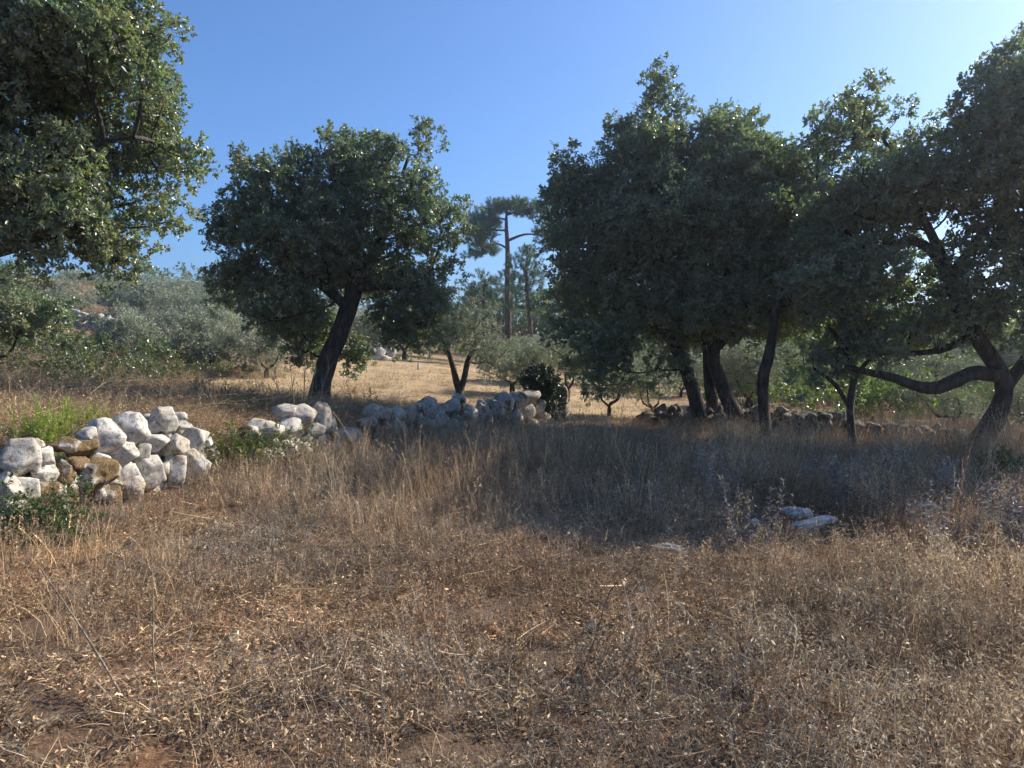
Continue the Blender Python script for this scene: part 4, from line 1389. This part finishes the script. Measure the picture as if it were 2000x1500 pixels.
def tangle(n=120, R=.35, H=.62, cols=(STRAW, TAN, GREY, BROWN, RUST), w=(2, 4, 4, 3, .6)):
    """dead bramble: arching canes and shrivelled leaves"""
    mb = MB()
    b = np.stack([rng.normal(0, R * .6, n), rng.normal(0, R * .6, n), np.full(n, -.02)], 1)
    d = unit(np.stack([rng.normal(0, .45, n), rng.normal(0, .45, n), np.ones(n)], 1))
    L = rng.uniform(.4, 1.1, n) * H
    bend = np.stack([rng.normal(0, .4, n), rng.normal(0, .4, n), -rng.uniform(0, .35, n)], 1) * L[:, None]
    c = pick(n, cols, w)
    blades(mb, b, d, L, rng.uniform(.002, .0055, n), bend, c, 4, tip=.3)
    q = np.repeat(np.arange(n), 6); m = len(q); t = rng.uniform(.2, 1, m)
    bb = b[q] + d[q] * (L[q] * t)[:, None] + bend[q] * (t ** 2)[:, None]
    leaves(mb, bb, rand_dirs(m), rand_dirs(m), rng.uniform(.01, .026, m), rng.uniform(.005, .012, m), pick(m, cols, w), fold=.4, curl=.5)
    m = n // 15
    d2_ = unit(np.stack([rng.normal(0, .8, m), rng.normal(0, .8, m), np.ones(m)], 1)); L2 = rng.uniform(.7, 1.5, m)
    blades(mb, b[:m], d2_, L2, rng.uniform(.005, .009, m), np.stack([rng.normal(0, .5, m), rng.normal(0, .5, m), -rng.uniform(.3, .9, m)], 1) * L2[:, None], pick(m, (STRAW, GREY, BROWN), (2, 2, 1)), 6, tip=.4)
    return mb.mesh('tangle', 'dry_grass')


LITTER = proto_collection('litter_patch', [litter(hole=h_) for h_ in (.30, .34, .34, .40, .44, .5)])
LITTERF = proto_collection('litter_far_patch', [litter(1100, .5, k=1.7) for _ in range(4)])
WEEDS = proto_collection('weed_patch', [weeds() for _ in range(7)])
RUSTW = proto_collection('rusty_patch', [weeds(230, .42, .18, .40, (RUST, TAN, BROWN, STRAW, GREY), (2, 4, 2, 2, 2), lean=.16) for _ in range(6)])
WEEDSP = proto_collection('weed_sprig', [weeds(30, .15, .15, .40, (RUST, TAN, BROWN, STRAW, GREY), (2, 4, 2, 2, 2), lean=.16) for _ in range(5)])
GRASS = proto_collection('grass_tuft', [grass(heads=.2) for _ in range(5)])
SHORT = proto_collection('short_grass_tuft', [grass(220, .6, .04, .15, (STRAW, TAN, GREY), (2, 3, 2), lean=.6, wid=.0028) for _ in range(5)])
TALL = proto_collection('tall_grass_tuft', [grass(22, .16, .5, 1.0, (TAN, STRAW, BROWN), (3, 2, 1), heads=.6, lean=.12, wid=.0042) for _ in range(5)])
OATS = proto_collection('oat_stems', [oats() for _ in range(6)])
THIST = proto_collection('thistle_plant', [thistle() for _ in range(4)])
TANGLE = proto_collection('bramble_tangle', [tangle() for _ in range(6)])
STUB = proto_collection('stubble_tuft', [grass(36, .4, .03, .10, ((.50, .37, .215), (.38, .275, .155), (.42, .36, .18)), (3, 3, 2), lean=.5, wid=.007) for _ in range(4)])


def field_points(n, x0, x1, y0, y1, keepf):
    """points thinned by a density function, on the ground"""
    p = np.stack([rng.uniform(x0, x1, n), rng.uniform(y0, y1, n)], 1)
    p = p[rng.random(n) < keepf(p[:, 0], p[:, 1])]
    return np.concatenate([p, T(p[:, 0], p[:, 1])[:, None]], 1)


def tiles(step, x0, x1, y0, y1, keepf):
    """jittered grid of square patches, dropped at random where the density is low"""
    gx_, gy_ = np.meshgrid(np.arange(x0, x1, step), np.arange(y0, y1, step))
    p = np.stack([gx_.ravel(), gy_.ravel()], 1)
    p += rng.uniform(-.25, .25, p.shape) * step
    p = p[rng.random(len(p)) < keepf(p[:, 0], p[:, 1])]
    return np.concatenate([p, T(p[:, 0], p[:, 1])[:, None]], 1)


ROCKS = [(G(px, dep)[:2], max(a, .12) * 1.1) for px, py, dep, a, *_ in LOOSE]


def off_rocks(x, y):
    ok = np.ones(np.shape(x))
    for (cx, cy), r_ in ROCKS:     # the rock itself and the trodden ground before it
        ok = ok * (((x - cx) ** 2 + (np.where(y < cy, (y - cy) * .42, y - cy)) ** 2) > (r_ + .3) ** 2)
    return ok


def in_view(x, y, m=1.2):
    return (np.abs(x) < y * .70 + m) & (y > 1.9)


def strew(name, pts, coll, label, cat, smin=.8, smax=1.3, tilt=.12, tint=(1, 1, 1), tv=.2, flat=False):
    n = len(pts)
    spin = rng.uniform(0, 6.28, n)
    rot = np.stack([rng.normal(0, tilt, n), rng.normal(0, tilt, n), spin], 1)
    if flat:      # lie on the slope
        e = .35
        sx = (T(pts[:, 0] + e, pts[:, 1]) - T(pts[:, 0] - e, pts[:, 1])) / (2 * e); sy = (T(pts[:, 0], pts[:, 1] + e) - T(pts[:, 0], pts[:, 1] - e)) / (2 * e)
        pts = pts.copy(); pts[:, 2] = (T(pts[:, 0] + e, pts[:, 1]) + T(pts[:, 0] - e, pts[:, 1]) + T(pts[:, 0], pts[:, 1] + e) + T(pts[:, 0], pts[:, 1] - e)) / 4 + .004
        c_, s_ = np.cos(spin), np.sin(spin)
        rot[:, 0] = np.arctan(sy * c_ - sx * s_); rot[:, 1] = -np.arctan(sx * c_ + sy * s_)
    patch = .75 + .5 * vnoise(pts[:, 0] * 1.4 + 31, pts[:, 1] * 1.4 + 17)
    red = .9 + .2 * vnoise(pts[:, 0] * .9 + 71, pts[:, 1] * .9 + 47)
    t = patch * (1 + rng.uniform(-tv, tv, n))
    tn = np.stack([t * red, t, t / red], 1) * np.asarray(tint)
    o = scatter(name, pts, rot, rng.uniform(smin, smax, n), rng.integers(0, len(coll.objects), n), tn, coll)
    return tag(o, label, cat, kind='stuff')


def soilgap(x, y):
    return vnoise(x * 1.1 + 5, y * 1.1 + 8)


def behind(x, y):
    """metres beyond the wall, measured along the view; negative in front of it or past its end"""
    px = 1000 + x / np.maximum(y, .5) * FPX
    return np.where(px < 1100, y - np.interp(px, HX, HD), -1.0)


front = lambda x, y: in_view(x, y) * sstep(-.1, -.5, behind(x, y))
clear = lambda x, y: front(x, y) * off_rocks(x, y)
strew('dry_litter', tiles(.8, -9, 10, 1.9, 8.5, lambda x, y: front(x, y) * 1.0), LITTER,
      'broken brown stems, curled leaves and chaff covering the foreground soil', 'litter', .95, 1.15, flat=True, tv=.12)
strew('farther_litter', tiles(.8, -12, 14, 8.5, 17, lambda x, y: front(x, y) * .9), LITTERF,
      'thin brown litter on the ground between the weeds before the wall', 'litter', .95, 1.2, flat=True)
strew('short_dry_grass', tiles(.75, -9, 12, 1.9, 14, lambda x, y: clear(x, y) * .8 * sstep(.25, .55, vnoise(x * .8, y * .8 + 3))), SHORT,
      'short tousled straw coloured grass in the foreground', 'grass', .8, 1.4, .1)
strew('dry_weeds', tiles(.7, -9, 12, 1.9, 17, lambda x, y: clear(x, y) * (.4 + .6 * sstep(-2.5, .3, x))), WEEDS,
      'knee high grey brown dead weeds with small seed heads', 'weeds', .75, 1.25, .06)
strew('rusty_weeds', tiles(.62, -6, 13, 2.4, 17, lambda x, y: clear(x, y) * (.25 + .75 * sstep(.3, .5, vnoise(x * .55 + 9, y * .55))) * sstep(5.2, 6.8, y + np.where(x > 0, .95, .2) * x) * (1 - .8 * (y > 13) * (x > 1.5))), RUSTW,
      'rust brown upright dead weeds in front of the stone wall', 'weeds', .75, 1.25, .06)
strew('straw_grass', field_points(2600, -7, 10, 2.2, 15, lambda x, y: clear(x, y) * .6 * sstep(.55, .8, vnoise(x * .7 + 19, y * .7 + 2)) * (1 - .85 * (x < 0) * (y < 5.2))), GRASS,
      'loose straw grass tufts scattered through the weeds', 'grass', .6, 1.2)
strew('tall_dry_grass', field_points(5200, -3.5, 13, 6.3, 19, lambda x, y: clear(x, y) * .7 * sstep(6.3, 9, y + .35 * x * (x < 0)) * sstep(.38, .62, vnoise(x * .8 + 2, y * .8 + 7)) * (x > -2.6) * (1 - .9 * (y > 12.6))), TALL,
      'tall dry grass standing in the shade below the oaks', 'grass', .4, 1.1, .2)
strew('wild_oats', field_points(1150, 1.0, 9, 2.2, 8.5, lambda x, y: off_rocks(x, y) * in_view(x, y) * sstep(.2, .62, x / y + .05) * .75), OATS,
      'wild oats with pale hanging seeds in the right foreground', 'grass', .6, 1.1, .15)
strew('grey_thistles', field_points(420, 1.0, 9, 4.5, 9, lambda x, y: off_rocks(x, y) * in_view(x, y) * np.clip(sstep(.32, .6, x / y) * .8 + .15 * (y > 5.8), 0, 1) * sstep(4.6, 6, y)), THIST,
      'grey woolly dead thistle stems at the right', 'weeds', .6, 1.05, .1)
thick = lambda x, y: in_view(x, y, 2) * sstep(.75, 1.3, behind(x, y)) * (1 - .93 * sstep(17.2, 19.5, y) * sstep(-9, -7, x - .12 * (y - 25))) * np.clip(10 / y, 0, .8) * (x < 1.5)
strew('dead_bramble', field_points(3400, -14, 3, 7, 15, lambda x, y: thick(x, y) * (.3 + .7 * sstep(.3, .55, vnoise(x * .9 + 4, y * .9 + 6)))), TANGLE,
      'tangled brown dead bramble and thistles behind the stone wall', 'bramble', .7, 1.3, tint=(1.15, 1.12, 1.05))
strew('low_bramble', field_points(3000, -18, 3, 15, 27, thick), TANGLE,
      'low brown dead growth on the slope below the olives', 'bramble', .35, .75, tint=(1.05, 1.05, .95))
gp_ = field_points(900, -16, 0, 8, 24, lambda x, y: thick(x, y) * sstep(.5, .7, vnoise(x * .7 + 14, y * .7 + 2)))
n = len(gp_); q = np.repeat(np.arange(n), 6); m = len(q)
off = rand_dirs(m, 0, 1) * rng.random((m, 1)) * np.array((.22, .22, .45))
o = scatter('green_weeds', gp_[q] + off, dir_euler(unit(off + (0, 0, .3)), rng.uniform(0, 6.28, m)), rng.uniform(.6, 1.1, m), rng.integers(0, 5, m),
            rng.uniform(.6, 1.2, (m, 1)) * np.array([(.95, .9, .8)]), SHRUB)
tag(o, 'scattered green weeds growing through the dead bramble', 'weeds', kind='stuff')
strew('wall_foot_weeds', field_points(1500, -6, 1.5, 6, 19, lambda x, y: (behind(x, y) > -.8) * (behind(x, y) < -.15) * .3), WEEDSP,
      'thin dry weeds growing close against the foot of the wall', 'weeds', .6, 1.1)
strew('field_stubble', field_points(9000, -12, 18, 17, 52, lambda x, y: in_view(x, y, 2) * sstep(-10, -7.5, x - .12 * (y - 25)) * np.clip(18 / y, 0, .7) * (.3 + .7 * sstep(7, 4, x))), STUB,
      'short tawny stubble covering the mown field', 'grass', .8, 1.5)
strew('hillside_scrub', field_points(5000, -45, -3, 22, 75, lambda x, y: in_view(x, y, 3) * (1 - sstep(-10, -8, x - .12 * (y - 25))) * .7), GRASS,
      'dry grass covering the terraced hillside', 'grass', .7, 1.2, tint=(1.0, 1.0, .85))

# undergrowth in the half shade beyond the low wall
up_ = field_points(1500, 3.5, 30, 17.5, 40, lambda x, y: in_view(x, y, 2) * sstep(.24, .34, x / y) * sstep(.25, .5, vnoise(x * .35 + 8, y * .35 + 3)) * np.clip(22 / y, 0, 1))
up_[:, 2] += rng.uniform(.0, .7, len(up_))
n = len(up_)
o = scatter('undergrowth', up_, np.stack([rng.normal(0, .4, n), rng.normal(0, .4, n), rng.uniform(0, 6.28, n)], 1), rng.uniform(.35, .95, n), rng.integers(0, 6, n),
            rng.uniform(.6, 1.6, (n, 1)) * np.array([(1.15, 1.15, .8)]), OAKFARC)
tag(o, 'green undergrowth filling the ground beyond the low wall under the oaks', 'undergrowth', kind='stuff')
# low thicket at the foot of the slope
tp = field_points(520, -20, -5.5, 16.5, 27, lambda x, y: in_view(x, y, 2) * (1 - sstep(-9, -7.2, x - .12 * (y - 25))) * sstep(.3, .55, vnoise(x * .6 + 3, y * .6 + 1)))
tp[:, 2] += rng.uniform(.0, .35, len(tp))
n = len(tp)
o = scatter('thicket', tp, np.stack([rng.normal(0, .4, n), rng.normal(0, .4, n), rng.uniform(0, 6.28, n)], 1), rng.uniform(.3, .75, n), rng.integers(0, 6, n),
            rng.uniform(.5, 1.1, (n, 1)) * np.array([(1.25, 1.1, .8)]), OAKFARC)
tag(o, 'low dark green thicket at the foot of the olive slope', 'thicket', kind='stuff')
sp2 = field_points(900, -18, -3, 8, 15, lambda x, y: in_view(x, y, 2) * (behind(x, y) > 1.0) * (1 - .9 * sstep(-9, -7, x - .12 * (y - 25)) * (y > 17)) * .5)
strew('tall_dead_stems', sp2, TALL, 'tall pale dead stems sticking out of the bramble behind the wall', 'stems', .5, 1.15, .35)
# low green scrub on the slope
sp = field_points(1500, -48, -2, 20, 80, lambda x, y: in_view(x, y, 3) * (1 - sstep(-11, -8.5, x - .12 * (y - 25)) * (y < 50)) * sstep(.4, .65, vnoise(x * .25, y * .25)) * .9)
n = len(sp); q = np.repeat(np.arange(n), 9); m = len(q)
off = rand_dirs(m, 0, 1) * rng.random((m, 1)) * np.array((.8, .8, .7))
o = scatter('green_scrub', sp[q] + off, dir_euler(unit(off + (0, 0, .5)), rng.uniform(0, 6.28, m)), rng.uniform(.6, 1.1, m), rng.integers(0, 5, m),
            np.repeat((rng.uniform(1.8, 3.2, n))[q][:, None], 3, 1) * (1.25, 1.15, .8), OAKFAR)
tag(o, 'low olive green scrub between the hillside trees', 'scrub', kind='stuff')
# far wood along the crest and behind the right hand trees
far = []
for px in np.arange(-700, 2700, 9):
    dep = rng.uniform(80, 110) if px < 1080 else rng.uniform(54, 75)
    x = (px - 1000) / FPX * dep
    z = float(T(x, dep))
    for _ in range(5 if px < 1080 else 7):
        far.append((x + rng.normal(0, 1.6), dep + rng.normal(0, 2), z + rng.uniform(.2, 4.2 if px < 900 else 5.5)))
far = np.array(far); n = len(far)
o = scatter('far_wood', far, dir_euler(unit(rand_dirs(n) + (0, 0, .5)), rng.uniform(0, 6.28, n)), rng.uniform(2.5, 4.5, n), rng.integers(0, 5, n),
            np.repeat(rng.uniform(1.5, 2.4, n)[:, None], 3, 1) * (1.1, 1.1, .9), OAKFAR)
tag(o, 'far wooded crest closing the view behind the trees', 'wood', kind='stuff')

# ================================================================== SINGLE STALKS AND STICKS
def stalk(name, label, cat, pts, r0, r1, col_mat='dead_wood', twigs=0, group=None):
    p = spline(pts, 10)
    root = empty(name, p[0], label, cat, group)
    mb = MB()
    tube(mb, p, np.linspace(r0, r1, 10), 5, wob=.2)
    for _ in range(twigs):
        i = rnd.randint(3, 8)
        e = p[i] + (p[-1] - p[0]) * rng.uniform(.1, .3) + rng.normal(0, .1, 3) * np.linalg.norm(p[-1] - p[0]) * .6
        tube(mb, spline([p[i], (p[i] + e) / 2 + rng.normal(0, .01, 3), e], 5), np.linspace(r1, r1 * .5, 5), 4)
    keep(mb.build('stem', col_mat, None, True), root)


def gp(px, dep, h=0.0):
    return G(px, dep, h)


stalk('dry_stalk', 'long pale leaning stalk in the left foreground', 'stalk', [gp(232, 3.25), gp(190, 3.35, .14), gp(130, 3.5, .32), gp(70, 3.6, .52)], .006, .003, 'pale_wood', group='single dead stalks')
stalk('dry_stalk', 'upright thin straw stalk right of the long leaning one', 'stalk', [gp(300, 3.3), gp(290, 3.3, .2), gp(292, 3.3, .45), gp(288, 3.3, .68)], .004, .002, 'pale_wood', group='single dead stalks')
stalk('dry_stalk', 'slanting pale stalk bundle stem in the left foreground', 'stalk', [gp(330, 3.3), gp(350, 3.4, .15), gp(375, 3.45, .35), gp(395, 3.5, .5)], .004, .002, 'pale_wood', group='single dead stalks')
stalk('fallen_stick', 'dark thin branch lying on the litter before the wall', 'stick', [gp(60, 5.45, .03), gp(150, 5.6, .05), gp(220, 5.9, .06), gp(285, 6.4, .09)], .014, .006, 'oak_bark', 2)
stalk('fallen_stick', 'pale broken stick lying before the gap in the wall', 'stick', [gp(330, 6.1, .03), gp(365, 6.15, .05), gp(400, 6.25, .06)], .009, .005, 'pale_wood', 1)
stalk('dry_stalk', 'dark bent dead twig in the right foreground weeds', 'stalk', [gp(1125, 3.5), gp(1165, 3.6, .2), gp(1195, 3.7, .4), gp(1250, 3.75, .5)], .003, .0015, 'oak_bark', 2, 'single dead stalks')
for i, (px, top, lean) in enumerate(((575, 700, -10), (592, 690, 5), (603, 705, 15), (618, 715, 25), (560, 730, -30))):
    lab = ['pale dead stalk left of the leaning oak trunk, tall and straight', 'pale dead stalk nearest the oak trunk, tallest of the bunch', 'pale dead stalk bending over the oak trunk',
           'short pale stalk crossing the oak trunk', 'outermost pale stalk of the bunch by the oak'][i]
    dq = 11.9 + .15 * i
    g = G(px, dq)
    stalk('dry_stalk', lab, 'stalk', [g, (g * .5 + W(px + lean * .4, top, dq) * .5), W(px + lean, top, dq)], .012, .005, 'pale_wood', 6, 'pale dead stalks by the leaning oak')
g = G(817, 33)
mb = MB()
tube(mb, np.array([(0, 0, -.05), (0, 0, .1), (.01, 0, .32)]) + g, np.array((.05, .05, .035)), 8, wob=.1)
root = empty('marker_stub', g, 'small pale upright stub standing in the mown field', 'stub')
keep(mb.build('post', 'limestone', None, True), root)

# ================================================================== THIN VOLUME ADDED TO IMITATE LENS GLARE
m, nt, out = new_mat('air')
vol = nd(nt, 'ShaderNodeVolumePrincipled')
vol.inputs['Color'].default_value = (.92, .95, 1, 1)
vol.inputs['Density'].default_value = .0019
vol.inputs['Anisotropy'].default_value = .84
nt.links.new(vol.outputs[0], out.inputs['Volume'])
mb = MB()
hx, hy0, hy1, hz0, hz1 = 3200, -500, 4200, -1.6, 19
mb.add([(x, y, z) for z in (hz0, hz1) for y in (hy0, hy1) for x in (-hx, hx)],
       [(0, 2, 3, 1), (4, 5, 7, 6), (0, 1, 5, 4), (2, 6, 7, 3), (0, 4, 6, 2), (1, 3, 7, 5)])
glare_veil = mb.build('glare_veil', 'air')
tag(glare_veil, 'thin scattering air added to imitate lens glare, brightest towards the sun', 'glare_veil', kind='stuff')
